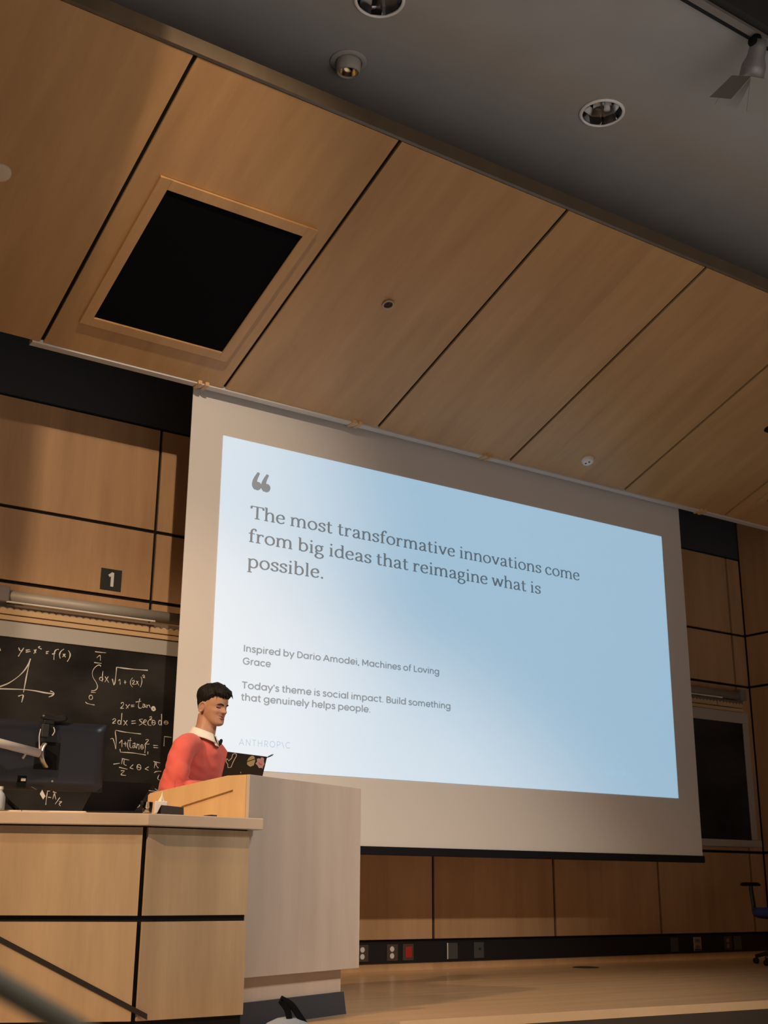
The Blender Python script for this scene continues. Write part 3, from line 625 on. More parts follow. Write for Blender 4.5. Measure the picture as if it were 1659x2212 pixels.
# oval floor plate near the wall
c = atZ(1265, 2090, 0); mb = MB(); mb.lathe([(0, 0.006), (0.10, 0.006), (0.115, 0.003), (0.12, 0.0005)], frame(c, (1, 0, 0), (0, 1, 0), (0, 0, 1)), 28)
tag(mb.build('floor_box', mat('floor_box', (0.06, 0.05, 0.04), 0.4, metal=0.5), origin=c), 'dark oval floor box cover on the wooden stage near the wall', 'floor box')

# ================================================================ presenter's desk and lectern
W3 = Vector((0.9207, 0.3903, 0)); D3 = Vector((-0.3903, 0.9207, 0)); P0 = Vector((2.985, 5.60, 0))     # lectern: along its front, into its depth, front left corner
A2 = Vector((0.75, 6.262, 0)); B2 = Vector((2.395, 5.491, 0)); C2 = Vector((3.029, 5.516, 0))
U1 = (B2 - A2).normalized(); N1 = Vector((U1.y, -U1.x, 0)); U2 = (C2 - B2).normalized(); N2 = Vector((U2.y, -U2.x, 0))
t = thing('presenter_desk', 'maple presenter desk with dark reveals, bent front and pale worktop', 'desk', (2.2, 5.9, 0))
ztop, zu = 0.994, 0.938
side = lambda d, e=0.012: P0 + D3 * d - W3 * e
top = [A2, B2, C2, Vector((3.036, 5.592, 0)), side(0.0), side(0.70), side(0.74) + Vector((-0.35, 0.18, 0)), Vector((0.75, 7.02, 0))]
mb = MB(); mb.prism([p + Vector((0, 0, zu)) for p in top], (0, 0, ztop - zu)); mb.build('worktop', M_TOP, t, bevel=0.004)
ins = 0.045
a_, b_, c_ = A2 - N1 * ins, B2 - (N1 + N2).normalized() * ins * 1.02, C2 - N2 * ins - U2 * 0.052
mb = MB(); g = 0.014
zr = [(0.075, 0.518 - g), (0.518 + g, zu - 0.006)]
def plate(mb, p, q_, u, n, z0, z1, d=0.018): mb.prism([p + Vector((0, 0, z0)), q_ + Vector((0, 0, z0)), q_ + Vector((0, 0, z1)), p + Vector((0, 0, z1))], -n * d)
for z0, z1 in zr:
    plate(mb, a_, b_ - U1 * g, U1, N1, z0, z1); plate(mb, b_ + U2 * g, c_, U2, N2, z0, z1)
mb.build('front_panel', M_DESK, t)
mb = MB()
plate(mb, a_ - N1 * 0.018, b_ - N1 * 0.018, U1, N1, 0.0, zu, 0.02); plate(mb, b_ - N2 * 0.018, c_ - N2 * 0.018 - U2 * 0.003, U2, N2, 0.0, zu, 0.02)
mb.build('reveal_backing', M_GAP, t)
e_ = c_ - U2 * 0.001
mb = MB(); pe = [c_ - N2 * 0.018, c_ - N2 * 0.06, c_ - N2 * 0.06 - U2 * 0.02, c_ - N2 * 0.018 - U2 * 0.02]
mb.prism([p + Vector((0, 0, 0.075)) for p in pe], (0, 0, zu - 0.08)); mb.build('end_panel', M_DESK, t)
# dark slanting strip across the left front panel
mb = MB(); fp = lambda px, py: atPlane(px, py, a_ + N1 * 0.006, N1)
s0, s1 = fp(-60, 1998), fp(318, 2197); dz = Vector((0, 0, 0.0125))
mb.prism([s0 - dz, s1 - dz, s1 + dz, s0 + dz], -N1 * 0.007); mb.build('slanting_strip', mat('dark_strip', (0.014, 0.009, 0.007), 0.6), t)

P1 = None
for k in range(2000):
    s_ = k * 0.001; p = P0 + W3 * s_
    if p.x / p.y >= 0.5465 / 0.834: P1 = p; break
LW = s_
t = thing('lectern', 'broad maple lectern with grey lit front and orange lit side', 'lectern', tuple(P0 + W3 * LW / 2 + D3 * 0.35))
zf, zb, dflat, dep = 1.216, 1.146, 0.15, 0.70
zt = lambda d: zf if d < dflat else zf - (d - dflat) * (zf - zb) / (dep - dflat)
V3 = lambda s, d, z: P0 + W3 * s + D3 * d + Vector((0, 0, z))
mb = MB(); mb.prism([V3(0, 0, 0.236), V3(LW, 0, 0.236), V3(LW, 0, zf), V3(0, 0, zf)], D3 * 0.022); mb.build('front_panel', M_LECT, t, bevel=0.002)
# left side with a slanting routed slot: a back plate plus a proud plate round the slot
mb = MB(); mb.prism([V3(0.012, 0.0225, 0.236), V3(0.012, dep, 0.236), V3(0.012, dep, zb - 0.012), V3(0.012, dep - 0.015, zb), V3(0.012, dflat, zf), V3(0.012, 0.0225, zf)], W3 * 0.02, 0)
sp = lambda px, py: atPlane(px, py, P0, W3)
def sd(px, py):
    p = sp(px, py); return ((p - P0).dot(D3), p.z)
sa, sb_ = sd(503, 1705.5), sd(392, 1741)          # slot's upper edge ends
sc_, sd_ = sd(503, 1714), sd(388, 1753)           # slot's lower edge ends
def pl(poly): mb.prism([V3(0, max(0.0225, d), z) for d, z in poly], W3 * 0.0119, 0)
pl([(0.0225, zf), (0.0225, sa[1]), sa, sb_, (dep, sb_[1]), (dep, zb - 0.012), (dep - 0.015, zb), (dflat, zf)])
pl([(0.0225, sa[1] - .0001), (0.0225, sc_[1] - .0001), sc_, sa])
pl([(dep, sb_[1] - .0001), sb_, sd_, (dep, sd_[1])])
pl([(0.0225, sc_[1] - .0002), sc_, sd_, (dep, sd_[1] - .0001), (dep, 0.236), (0.0225, 0.236)])
mb.build('side_panel', M_LSIDE, t)
mb = MB(); mb.prism([V3(LW - 0.022, 0.0225, 0.236), V3(LW - 0.022, dep, 0.236), V3(LW - 0.022, dep, zb), V3(LW - 0.022, dflat, zf), V3(LW - 0.022, 0.0225, zf)], W3 * 0.022); mb.build('side_panel', M_LECT, t)
mb = MB(); th = 0.02; LO = -0.016
mb.prism([V3(0.033, 0.023, zf + LO - th), V3(0.033, dflat, zf + LO - th), V3(0.033, dep, zb + LO - th), V3(0.033, dep, zb + LO), V3(0.033, dflat, zf + LO), V3(0.033, 0.023, zf + LO)], W3 * (LW - 0.056)); mb.build('reading_top', M_LSIDE, t)
mb = MB(); mb.prism([V3(0.035, 0.065, 0.115), V3(LW - 0.085, 0.065, 0.115), V3(LW - 0.085, 0.065, 0.236), V3(0.035, 0.065, 0.236)], D3 * 0.58); mb.build('plinth', M_LECT, t)
mb = MB(); mb.prism([V3(0.03, 0.045, 0.0), V3(LW - 0.055, 0.045, 0.0), V3(LW - 0.075, 0.05, 0.115), V3(0.03, 0.05, 0.115)], D3 * 0.6); mb.build('rubber_base', M_RUBBER, t)
TOPZ = lambda p: zt((Vector((p[0], p[1], 0)) - P0).dot(D3)) + LO     # lectern's top under a point

# ---------------------------------------------------------------- on the desk
# big monitor seen from behind, on a white arm
Rm = atY(230, 1566, 6.15); Rb = atY(222, 1712, 6.15)
ang = R(10); MX = Vector((math.cos(ang), -math.sin(ang), 0)); MN = Vector((-math.sin(ang), -math.cos(ang), 0))    # along the monitor, out of its back
mw, mh = 0.63, Rm.z - Rb.z
o = Vector((Rm.x, Rm.y, Rb.z)) - MX * mw
F_ = lambda u, n, z: o + MX * u + MN * n + Vector((0, 0, z))
t = thing('monitor', 'large dark monitor seen from behind on a white arm', 'monitor', tuple(F_(mw / 2, 0, 0) * 1), None)
t.location.z = ztop
MB_ = MB(); nz, nx = 14, 20; vs = []
M_MON = mat('monitor_back', (0.013, 0.016, 0.026), 0.33, spec=0.6)
for i in range(nz + 1):
    for j in range(nx + 1):
        u, v = j / nx, i / nz
        edge = min(1, min(u, 1 - u) * mw / 0.045); et = min(1, min(v, 1 - v) * mh / 0.045)
        bul = 0.026 * math.sqrt(max(0, 1 - (1 - edge) ** 2)) * math.sqrt(max(0, 1 - (1 - et) ** 2))
        vs.append(F_(u * mw, 0.006 + bul, v * mh))
fs = [(i * (nx + 1) + j, i * (nx + 1) + j + 1, (i + 1) * (nx + 1) + j + 1, (i + 1) * (nx + 1) + j) for i in range(nz) for j in range(nx)]
MB_.add(vs, fs); MB_.build('back_shell', M_MON, t, smooth=True)
mb = MB(); mb.box((0, -0.016, 0), (mw, 0.007, mh), X=frame(o, MX, MN, Vector((0, 0, 1)))); mb.build('bezel', M_BLACK, t, bevel=0.004)
FX = frame(o, MX, MN, Vector((0, 0, 1)))
on = lambda px, py, n=0.03: atPlane(px, py, o + MN * n, MN)
def uz(px, py, n=0.03):
    p = on(px, py, n) - o; return p.dot(MX), p.z
def rect(mb, x0, y0, x1, y1, n0, n1, mi=0):
    a = uz(x0, y1, n1); b = uz(x1, y0, n1); mb.box((a[0], n0, a[1]), (b[0], n1, b[1]), mi, FX); return mb
rect(MB(), 72, 1604, 131, 1661, 0.03, 0.036).build('mount_plate', M_BLACKM, t, bevel=0.004)
rect(MB(), 36, 1676, 58, 1701, 0.028, 0.034).build('port_recess', M_BLACKM, t)
rect(MB(), 45, 1681, 56, 1687, 0.030, 0.042).build('cable_plug', M_WHITE, t, bevel=0.002)
mb = MB(); u, z = uz(113, 1688); mb.ball(F_(u, 0.032, z), 0.006, 8); mb.build('badge_button', mat('grey_button', (0.3, 0.3, 0.32), 0.4), t)
# arm: joint bracket on the plate, pole running off to the left
M_ARM = mat('arm_white', (0.58, 0.55, 0.54), 0.4)
mb = MB(); pts = [on(px, py, n) for px, py, n in ((97, 1606, .075), (91, 1616, .085), (89, 1630, .09), (92, 1645, .085), (99, 1657, .06))]
mb.tube(smooth_path([tuple(p) for p in pts], 5), 0.013, 12, squash=(0.6, 1.3)); mb.build('arm_joint', M_STEEL, t, smooth=True)
mb = MB(); mb.tube([on(92, 1630, .085), on(98, 1633, .034)], 0.016, 14); mb.build('tilt_pivot', M_BLACK, t)
ae, aw = on(85, 1627, .10), on(0, 1605, .16)
mb = MB(); mb.tube([ae, aw + (aw - ae) * 0.9], 0.022, 16); mb.build('arm_pole', M_ARM, t, smooth=True)
pe_ = aw + (aw - ae) * 0.86
mb = MB(); mb.tube([pe_ + Vector((0, 0, 0.05)), (pe_.x, pe_.y, ztop + 0.012)], 0.020, 14); mb.lathe([(0, 0.012), (0.05, 0.012), (0.055, 0.0)], frame((pe_.x, pe_.y, ztop + 0.0005), (1, 0, 0), (0, 1, 0), (0, 0, 1)), 20); mb.build('desk_post', M_ARM, t)
mb = MB(); mb.tube([on(58, 1622, .12), on(54, 1631, .12), on(49, 1638, .11)], 0.006, 8); mb.build('cable_clip', M_ARM, t)
mb = MB(); mb.tube(smooth_path([tuple(on(px, py, n)) for px, py, n in ((68, 1700, .035), (80, 1706, .05), (90, 1708, .05))], 5), 0.003, 8); mb.build('cable', M_BLACK, t)
mb = MB(); c4 = [on(*p_, .05) for p_ in ((86, 1715), (91, 1706), (98, 1720), (93, 1727))]; mb.prism(c4, MN * 0.002); mb.build('cable_tag', M_WHITE, t)

# webcam clamped on the monitor's top edge
t = thing('webcam', 'black bar webcam clamped on top of the monitor', 'webcam', tuple(on(103, 1562, .0)))
mb = MB(); nn = 9; pts = []
for i in range(nn):
    k = i / (nn - 1); px = 90 + 55 * k; py = 1549.5 + 4 * k - 5.5 * (2 * k - 1) ** 2 + 3
    pts.append(on(px, py - 1, .03))
mb.tube(pts, [0.013] + [0.0175] * (nn - 2) + [0.013], 12, squash=(1.0, 0.8)); mb.build('camera_bar', M_BLACK, t, smooth=True)
mb = MB(); rect(mb, 95, 1556, 118, 1563, -0.02, 0.06); mb.build('mount_top', M_BLACK, t, bevel=0.004)
mb = MB(); rect(mb, 89, 1564, 108, 1592, 0.048, 0.075); mb.build('mount_clamp', mat('clamp_black', (0.02, 0.024, 0.024), 0.5), t, bevel=0.005)
mb = MB(); rect(mb, 105, 1560, 118, 1588, 0.044, 0.052); mb.build('clamp_jaw', M_BLACK, t, bevel=0.003)
mb = MB(); mb.tube(smooth_path([tuple(on(px, py, n)) for px, py, n in ((88, 1575, .06), (85, 1590, .07), (85, 1605, .07), (85, 1618, .08))], 5), 0.0028, 8); mb.build('cable', M_ARM, t)
mb = MB(); mb.tube(smooth_path([tuple(on(px, py, n)) for px, py, n in ((116, 1571, .058), (118, 1580, .062), (113, 1589, .058))], 5), 0.003, 8); mb.build('cable_loop', M_ARM, t)

# black laptop standing open behind the monitor
yl = 6.42
t = thing('laptop', 'black laptop open with plain back, standing right of the monitor on the desk', 'laptop', tuple(atZ(240, 1752, ztop) * 0 + Vector((atY(240, 1752, yl).x, yl, ztop))))
lt = [atY(px, py, yl) for px, py in ((176, 1752), (288, 1752), (300, 1735), (312, 1712), (321, 1699), (318, 1694), (310, 1693), (205, 1688))]
zmin = min(p.z for p in lt); lt = [Vector((p.x, p.y + (p.z - ztop) * 0.25 * -1, max(p.z, ztop + 0.008))) for p in lt]
mb = MB(); mb.prism(lt, (0, 0.008, 0)); mb.build('lid', mat('laptop_black', (0.006, 0.006, 0.008), 0.5, spec=0.25), t)
xa, xb = lt[0].x, lt[1].x
mb = MB(); mb.box((xa, yl + 0.01, ztop + 0.0005), (xb, yl + 0.23, ztop + 0.016)); mb.build('keyboard_base', M_BLACK, t, bevel=0.003)

zs = ztop + 0.0006
dk = lambda px, py: atZ(px, py, ztop)
# loose papers
for i, (px, L_, wd, colr, lab) in enumerate(((24, 0.07, 0.05, (0.75, 0.66, 0.55), 'small pale paper pad at the left on the desk edge'), (72, 0.13, 0.07, (0.72, 0.55, 0.48), 'pinkish paper sheets lying under the monitor arm'), (134, 0.20, 0.09, (0.78, 0.70, 0.60), 'long cream paper sheets lying below the monitor screen'))):
    c = A2 + (B2 - A2) * 0 ; p = atPlane(px, 1752, A2 - N1 * 0.10, N1); c = Vector((p.x, p.y, zs))
    mb = MB(); X = frame(c, U1, -N1, Vector((0, 0, 1)))
    mb.box((-L_ / 2, 0.0, 0), (L_ / 2, wd, 0.006), 0, X); mb.box((-L_ / 2 + 0.012, 0.008, 0.0061), (L_ / 2 + 0.01, wd + 0.01, 0.011), 0, X)
    tag(mb.build('paper_sheets', mat('paper_%d' % i, colr, 0.8), origin=c), lab, 'paper', 'papers on the desk')
# gooseneck microphone at the far left
c = atPlane(38, 1751, A2 - N1 * 0.16, N1); c.z = zs
t = thing('gooseneck_microphone', 'black gooseneck microphone curving off the left edge of the desk', 'microphone', tuple(c))
mb = MB(); mb.lathe([(0, 0.016), (0.03, 0.014), (0.04, 0.006), (0.042, 0)], frame(c, (1, 0, 0), (0, 1, 0), (0, 0, 1)), 20); mb.build('base', M_BLACKM, t)
npl = [c + Vector((0, 0, 0.015))] + [atPlane(px, py, c, N1) for px, py in ((22, 1736), (5, 1718), (-18, 1690), (-40, 1650))]
mb = MB(); mb.tube(smooth_path([tuple(p) for p in npl], 6), 0.010, 12); mb.build('neck', M_BLACKM, t, smooth=True)
mb = MB(); mb.ball(npl[-1], 0.026, 10); mb.build('capsule', M_BLACKM, t, smooth=True)
# pale bottle just inside the left edge
c = atPlane(-3, 1750, A2 - N1 * 0.09, N1); c.z = zs
t = thing('water_bottle', 'pale blue plastic bottle at the left edge of the desk', 'bottle', tuple(c))
mb = MB(); mb.lathe([(0, 0), (0.024, 0.002), (0.026, 0.02), (0.026, 0.07), (0.02, 0.085), (0.011, 0.095), (0.011, 0.105)], frame(c, (1, 0, 0), (0, 1, 0), (0, 0, 1)), 20); mb.build('body', mat('pale_plastic', (0.45, 0.52, 0.58), 0.25), t, smooth=True)
mb = MB(); mb.lathe([(0.013, 0.104), (0.013, 0.118), (0, 0.118)], frame(c, (1, 0, 0), (0, 1, 0), (0, 0, 1)), 16); mb.build('cap', M_WHITE, t)
# glass with a pen, tissue box, tent card, clicker
ln = lambda px, dpt: (lambda p: Vector((p.x, p.y, zs)))(atPlane(px, 1757, B2 - N2 * dpt, N2))
c = ln(318, 0.06)
t = thing('glass_tumbler', 'small clear glass beside the tissue box on the desk', 'glass', tuple(c))
mb = MB(); mb.lathe([(0, 0.0), (0.021, 0.0), (0.026, 0.055), (0.0235, 0.055), (0.019, 0.005), (0, 0.005)], frame(c, (1, 0, 0), (0, 1, 0), (0, 0, 1)), 24)
mb.build('tumbler', mat('clear_glass', (0.95, 0.93, 0.9), 0.03, trans=1.0), t, smooth=True)
pa, pb = c + Vector((0.012, -0.006, 0.01)), c + Vector((-0.028, 0.01, 0.072))
mb = MB(); mb.tube([c + Vector((0.016, -0.004, 0.008)), c + Vector((-0.034, 0.004, 0.058))], 0.005, 8)
tag(mb.build('pen', M_BLACK, origin=c + Vector((0.016, -0.004, 0.008))), 'black pen leaning in the small glass', 'pen')
c = ln(346.5, 0.125)
t = thing('tissue_box', 'small white tissue box with a tissue pulled to a peak', 'tissue box', tuple(c))
mb = MB(); mb.box((-0.030, -0.03, 0), (0.030, 0.035, 0.066), 0, frame(c, Vector((0.93, -0.37, 0)), Vector((0.37, 0.93, 0)), Vector((0, 0, 1)))); mb.build('box', mat('white_card', (0.74, 0.72, 0.70), 0.7), t, bevel=0.003)
mb = MB(); k = 10; ring = []
vs = [c + Vector((0.004, 0, 0.118))]
for i in range(k):
    a = 2 * math.pi * i / k; rr = 0.011 + 0.006 * (i % 2); vs.append(c + Vector((rr * math.cos(a), rr * math.sin(a), 0.066)))
mid = [c + Vector((0.003 + 0.006 * math.cos(2 * math.pi * i / k), 0.006 * math.sin(2 * math.pi * i / k), 0.09)) for i in range(k)]
vs += mid
mb.add(vs, [(0, 1 + k + i, 1 + k + (i + 1) % k) for i in range(k)] + [(1 + k + i, 1 + i, 1 + (i + 1) % k, 1 + k + (i + 1) % k) for i in range(k)]); mb.build('tissue', mat('ivory_tissue', (0.82, 0.72, 0.55), 0.9), t)
a1, b1, c1, d1 = [atPlane(px, py, B2 - N2 * 0.025, N2) for px, py in ((347, 1757.5), (397, 1759.5), (401, 1743.5), (353, 1738.5))]
dn = -N2 * 0.02; mb = MB(); a1.z = b1.z = zs
mb.prism([a1, b1, c1 + dn, d1 + dn], (0, 0, -0.0015) if False else N2 * -0.002)
bk = -N2 * 0.045; mb.prism([a1 + bk, b1 + bk, c1 + dn * 1.1, d1 + dn * 1.1], N2 * -0.002)
tag(mb.build('tent_card', mat('dark_card', (0.030, 0.022, 0.018), 0.7), origin=(a1 + b1) / 2), 'dark folded tent card beside the tissue box on the desk', 'card')
c = ln(463, 0.05); c = Vector((c.x, c.y, zs)); mb = MB(); mb.box((-0.017, 0, 0), (0.017, 0.09, 0.010), 0, frame(c, (1, 0, 0), (0, 1, 0), (0, 0, 1)))
tag(mb.build('presentation_remote', M_BLACK, bevel=0.003, origin=c), 'tiny dark remote lying on the worktop near the lectern corner', 'remote')

# ---------------------------------------------------------------- stickered laptop on the lectern
TL = atY(492.8, 1624, 6.10); TR = atY(577.6, 1634, 6.20); LX = (TR - TL); LX.z = 0; lw = LX.length; LX.normalize(); LF = Vector((LX.y, -LX.x, 0))
LU = Vector((0, 0, math.cos(R(16)))) + LF * math.sin(R(16)); LH = 0.215
hb = TL - LU * LH; hb.z = max(hb.z, TOPZ(hb) + 0.012)
LN = LX.cross(LU); LN = LN if LN.dot(LF) > 0 else -LN
LX_ = LX
t = thing('laptop', 'black laptop with three stickers on its lid, open on the lectern', 'laptop', tuple(hb + LX * lw / 2))
mb = MB(); LFm = frame(hb, LX, LU, LN); mb.box((0, 0.004, -0.006), (lw, LH, 0), 0, LFm); lid = mb.build('lid', mat('laptop_dark', (0.014, 0.010, 0.009), 0.45, spec=0.35), t, bevel=0.003)
slp = (zf - zb) / (dep - dflat); BD = (-LF + Vector((0, 0, -slp * (-LF).dot(D3)))).normalized(); BN = LX.cross(BD); BN = BN if BN.z > 0 else -BN
bx = frame(hb + Vector((0, 0, 0)), LX, BD, BN); mb = MB(); mb.box((0, 0.0, -0.011), (lw, 0.21, 0.002), 0, bx); mb.build('keyboard_base', mat('laptop_deck', (0.03, 0.028, 0.027), 0.5), t, bevel=0.003)
mb = MB(); mb.box((0.02, 0.02, 0.0022), (lw - 0.02, 0.12, 0.0035), 0, bx); mb.build('keys', M_BLACKM, t)
stk = lambda px, py, h=0.0008: atPlane(px, py, hb + LN * h, LN)
Z7 = lambda x, y, h=0.0008: stk(470 + x / 11.85, 1610 + y / 11.85, h)
def flat(name, poly, mm, h=0.0008): mb = MB(); mb.add([Z7(x, y, h) for x, y in poly], [tuple(range(len(poly)))]); return mb.build(name, mm, lid, clean=False)
M_STK = mat('sticker_pale', (0.62, 0.50, 0.44), 0.6)
outl = [(225, 350), (215, 420), (260, 480), (265, 575), (345, 560), (380, 470), (420, 380), (475, 290), (485, 230), (440, 205), (385, 235), (360, 330), (285, 400), (255, 350), (225, 350)]
mb = MB(); V, F = ribbon(outl, lambda nx, ny, tt: 9); mb.add([Z7(x, y) for x, y in V], F); mb.build('outline_sticker', M_STK, lid, clean=False)
flat('dome_sticker', [(755, 400), (790, 330), (850, 275), (910, 265), (945, 300), (955, 340), (965, 400), (940, 470), (925, 515), (880, 530), (840, 550), (790, 520), (755, 490)], mat('sticker_gold', (0.42, 0.33, 0.16), 0.6))
flat('sticker_band', [(745, 410), (965, 335), (965, 358), (745, 436)], mat('sticker_brown', (0.07, 0.035, 0.015), 0.6), 0.0012)
flat('flower_sticker', [(1005, 345), (1060, 330), (1100, 350), (1110, 310), (1170, 315), (1190, 350), (1185, 420), (1205, 480), (1170, 530), (1150, 600), (1120, 575), (1060, 585), (1025, 520), (970, 465), (1010, 420)], mat('sticker_pink', (0.52, 0.29, 0.28), 0.6))
V, F = ribbon([(1050, 440), (1090, 490), (1140, 495)], lambda nx, ny, tt: 14); mb = MB(); mb.add([Z7(x, y, 0.0012) for x, y in V], F); mb.build('sticker_mark', mat('sticker_rose', (0.35, 0.13, 0.14), 0.6), lid, clean=False)
V, F = ribbon([(590, 680), (592, 715)], lambda nx, ny, tt: 8); mb = MB(); mb.add([Z7(x, y) for x, y in V], F); mb.build('lid_mark', M_STK, lid, clean=False)
mb = MB(); e0 = TR - LU * 0.006 + LN * 0.0; e1 = atPlane(590.5, 1629.5, TR - LF * 0.06, LF)
mb.tube([e0, e0 + (e1 - e0) * .3, e0 + (e1 - e0) * .75, e1], [0.003, 0.006, 0.006, 0.002], 8, squash=(0.7, 1.0)); mb.build('corner_tab', M_BLACK, lid)

# ================================================================ the speaker
PF = Vector((0.56, -0.829, 0)).normalized(); PR = Vector((PF.y, -PF.x, 0))      # the way he faces; his right-hand side
ZU = Vector((0, 0, 1))
NK = Vector((3.143, 6.492, 1.497))                # base of the neck
HIP = Vector((3.055, 6.715, 0.95))
M_SKIN = mat('skin', (0.44, 0.235, 0.15), 0.5, spec=0.35, noise_amt=0.05, noise_scale=60)
M_KNIT = mat('red_knit', (0.72, 0.135, 0.11), 0.92, spec=0.1, sheen=0.25, noise_amt=0.06, noise_scale=14, bump=0.12)
M_HAIR = mat('black_hair', (0.010, 0.008, 0.007), 0.65, spec=0.25, noise_amt=0.5, noise_scale=90, stretch=(1, 1, 0.4), bump=0.5)
person = thing('person', 'person in a red sweater with white collar speaking behind the lectern, looking down', 'person', (HIP.x, HIP.y, 0))
HT = R(11)
HF = PF * math.cos(R(13)) + PR * math.sin(R(13))
hy = HF * math.cos(HT) - ZU * math.sin(HT); hz = (ZU * math.cos(HT) + HF * math.sin(HT)) * 0.93; hx = Vector((HF.y, -HF.x, 0))
# slight turn of the head towards the laptop
HO = atY(466.5, 1567, 6.43) - hy * 0.055
HM = frame(HO, hx, hy, hz)
ROWS = [(-.004, .070, .045, .012), (.004, .088, .020, .030), (.016, .096, -.005, .042), (.034, .094, -.03, .052), (.052, .092, -.055, .0585), (.070, .093, -.072, .063), (.090, .093, -.084, .067),
        (.112, .091, -.094, .0705), (.130, .094, -.099, .0725), (.150, .095, -.101, .0735), (.172, .089, -.098, .0725), (.195, .073, -.088, .067), (.213, .052, -.070, .055), (.226, .028, -.048, .040), (.233, .004, -.025, .020), (.235, -.006, -.014, .004)]
HR = smooth_path(ROWS, 5)
def gs(a, s): return math.exp(-(a / s) ** 2)
def head_pt(row, th, off=0.0):
    z, yf, yb, w_ = row
    yc, hd = (yf + yb) / 2, (yf - yb) / 2
    c, s = math.cos(th), math.sin(th)
    e = 0.88
    cx = math.copysign(abs(s) ** e, s); cyy = math.copysign(abs(c) ** e, c)
    wf = w_ * (1 - 0.10 * max(0, c) ** 2)
    x = wf * cx; y = yc + hd * cyy; d = 0.0
    if c > 0.1:
        k = min(1, (c - 0.1) / 0.35); ax = abs(x); zs_ = z - 7.0 * x * x * (1 if z < .08 else 0)
        if .074 < z < .134:
            a = (.134 - z) / .050; a = a if z > .086 else a * max(0, (z - .074) / .012)
            d += .029 * min(1.0, a) * gs(x, .0085 + .006 * max(0, min(1, a)))
        d += .006 * gs(ax - .011, .006) * gs(z - .084, .006)
        d -= .011 * gs(ax - .031, .014) * gs(z - .116, .010)
        d += .0065 * gs(ax - .031, .011) * gs(z - .117, .0065)
        d += .0055 * gs(ax - .026, .02) * gs(z - .131, .006)
        d += .0060 * gs(x, .019) * gs(zs_ - .0605, .0042) + .0060 * gs(x, .016) * gs(zs_ - .0475, .0048) - .007 * gs(x, .024) * gs(zs_ - .0545, .003)
        d += .006 * gs(ax - .042, .016) * gs(z - .088, .014) - .003 * gs(ax - .034, .008) * gs(z - .066, .012)
        d += .005 * gs(x, .015) * gs(z - .016, .010)
        d *= k
    n = Vector((s, c, 0))
    p = Vector((x, y, z)) + Vector((0, d, 0)) * 1.0
    if off:
        up = max(0.0, (z - .17) / .065); n = (n * (1 - up * .8) + Vector((0, 0, up))).normalized(); p += n * off
    return p
def head_mb():
    mb = MB(); n = 72; vs = [HM @ head_pt(r_, 2 * math.pi * j / n) for r_ in HR for j in range(n)]
    fs = [(i * n + j, i * n + (j + 1) % n, (i + 1) * n + (j + 1) % n, (i + 1) * n + j) for i in range(len(HR) - 1) for j in range(n)]
    fs += [tuple(range(n))[::-1], tuple(range((len(HR) - 1) * n, len(HR) * n))]
    return mb.add(vs, fs)
def voxel_mesh(mbs, vox, smooth=0, name='m'):
    """join overlapping closed shapes into one continuous skin"""
    mb = MB()
    for q_ in mbs: mb.add(q_.v, q_.f)
    me = mb.mesh('tmp'); bm = bmesh.new(); bm.from_mesh(me); bmesh.ops.recalc_face_normals(bm, faces=bm.faces); bm.to_mesh(me); bm.free()
    o = bpy.data.objects.new('tmp', me); COL.objects.link(o)
    r_ = o.modifiers.new('r', 'REMESH'); r_.mode = 'VOXEL'; r_.voxel_size = vox; r_.use_smooth_shade = True
    if smooth: s_ = o.modifiers.new('s', 'SMOOTH'); s_.factor = 0.5; s_.iterations = smooth
    dg = bpy.context.evaluated_depsgraph_get(); out = bpy.data.meshes.new_from_object(o.evaluated_get(dg)); out.name = name
    bpy.data.objects.remove(o); bpy.data.meshes.remove(me)
    return out
# joints
SHR = NK + PR * 0.212 - ZU * 0.082; SHL = NK - PR * 0.135 - ZU * 0.072
ELR = Vector((2.918, 6.362, 1.165)); ELL = Vector((3.38, 6.55, 1.17))
kb = bx @ Vector((lw * 0.40, 0.085, 0.022)); kb2 = bx @ Vector((lw * 0.72, 0.085, 0.022))
fr_, fl_ = (kb - ELR).normalized(), (kb2 - ELL).normalized()
WRR = kb - fr_ * 0.095 + ZU * 0.018; WRL = kb2 - fl_ * 0.095 + ZU * 0.018
def hand(wrist, aim, up, thumb):
    """palm, four fingers of different lengths and a thumb from the palm's side; thumb points to that side"""
    a = aim.normalized(); s = (thumb - a * thumb.dot(a)).normalized(); n = s.cross(a); n = n if n.z > 0 else -n
    out = []
    out.append(MB().tube([wrist - a * 0.02, wrist, wrist + a * 0.035, wrist + a * 0.075, wrist + a * 0.088], [.023, .024, .031, .034, .020], 14, side=s, squash=(1.15, 0.42)))
    for i, (off, L_) in enumerate(((.027, .068), (.009, .077), (-.010, .071), (-.028, .055))):
        b0 = wrist + a * (.072 - .004 * abs(i - 1)) + s * off
        k1 = b0 + a * L_ * .42 + n * .010; k2 = k1 + a * L_ * .30 - n * .010; k3 = k2 + a * L_ * .20 - n * .016
        out.append(MB().tube([b0 - a * .02, b0, k1, k2, k3], [.0085, .0088, .0082, .0075, .0060], 10))
    t0 = wrist + a * .022 + s * .020; t1 = t0 + a * .025 + s * .024 - n * .004; t2 = t1 + a * .026 + s * .008 - n * .006; t3 = t2 + a * .020 - n * .004
    out.append(MB().tube([t0, t1, t2, t3], [.0125, .0105, .0092, .0068], 10))
    return out
body = [head_mb()]
nk_top = HM @ Vector((0, -.022, .055))
body.append(MB().tube([NK - ZU * .07 - PF * .01, NK, (NK + nk_top) / 2 + PF * .004, nk_top], [.074, .063, .057, .056], 20, side=PR, squash=(1.0, 1.08)))
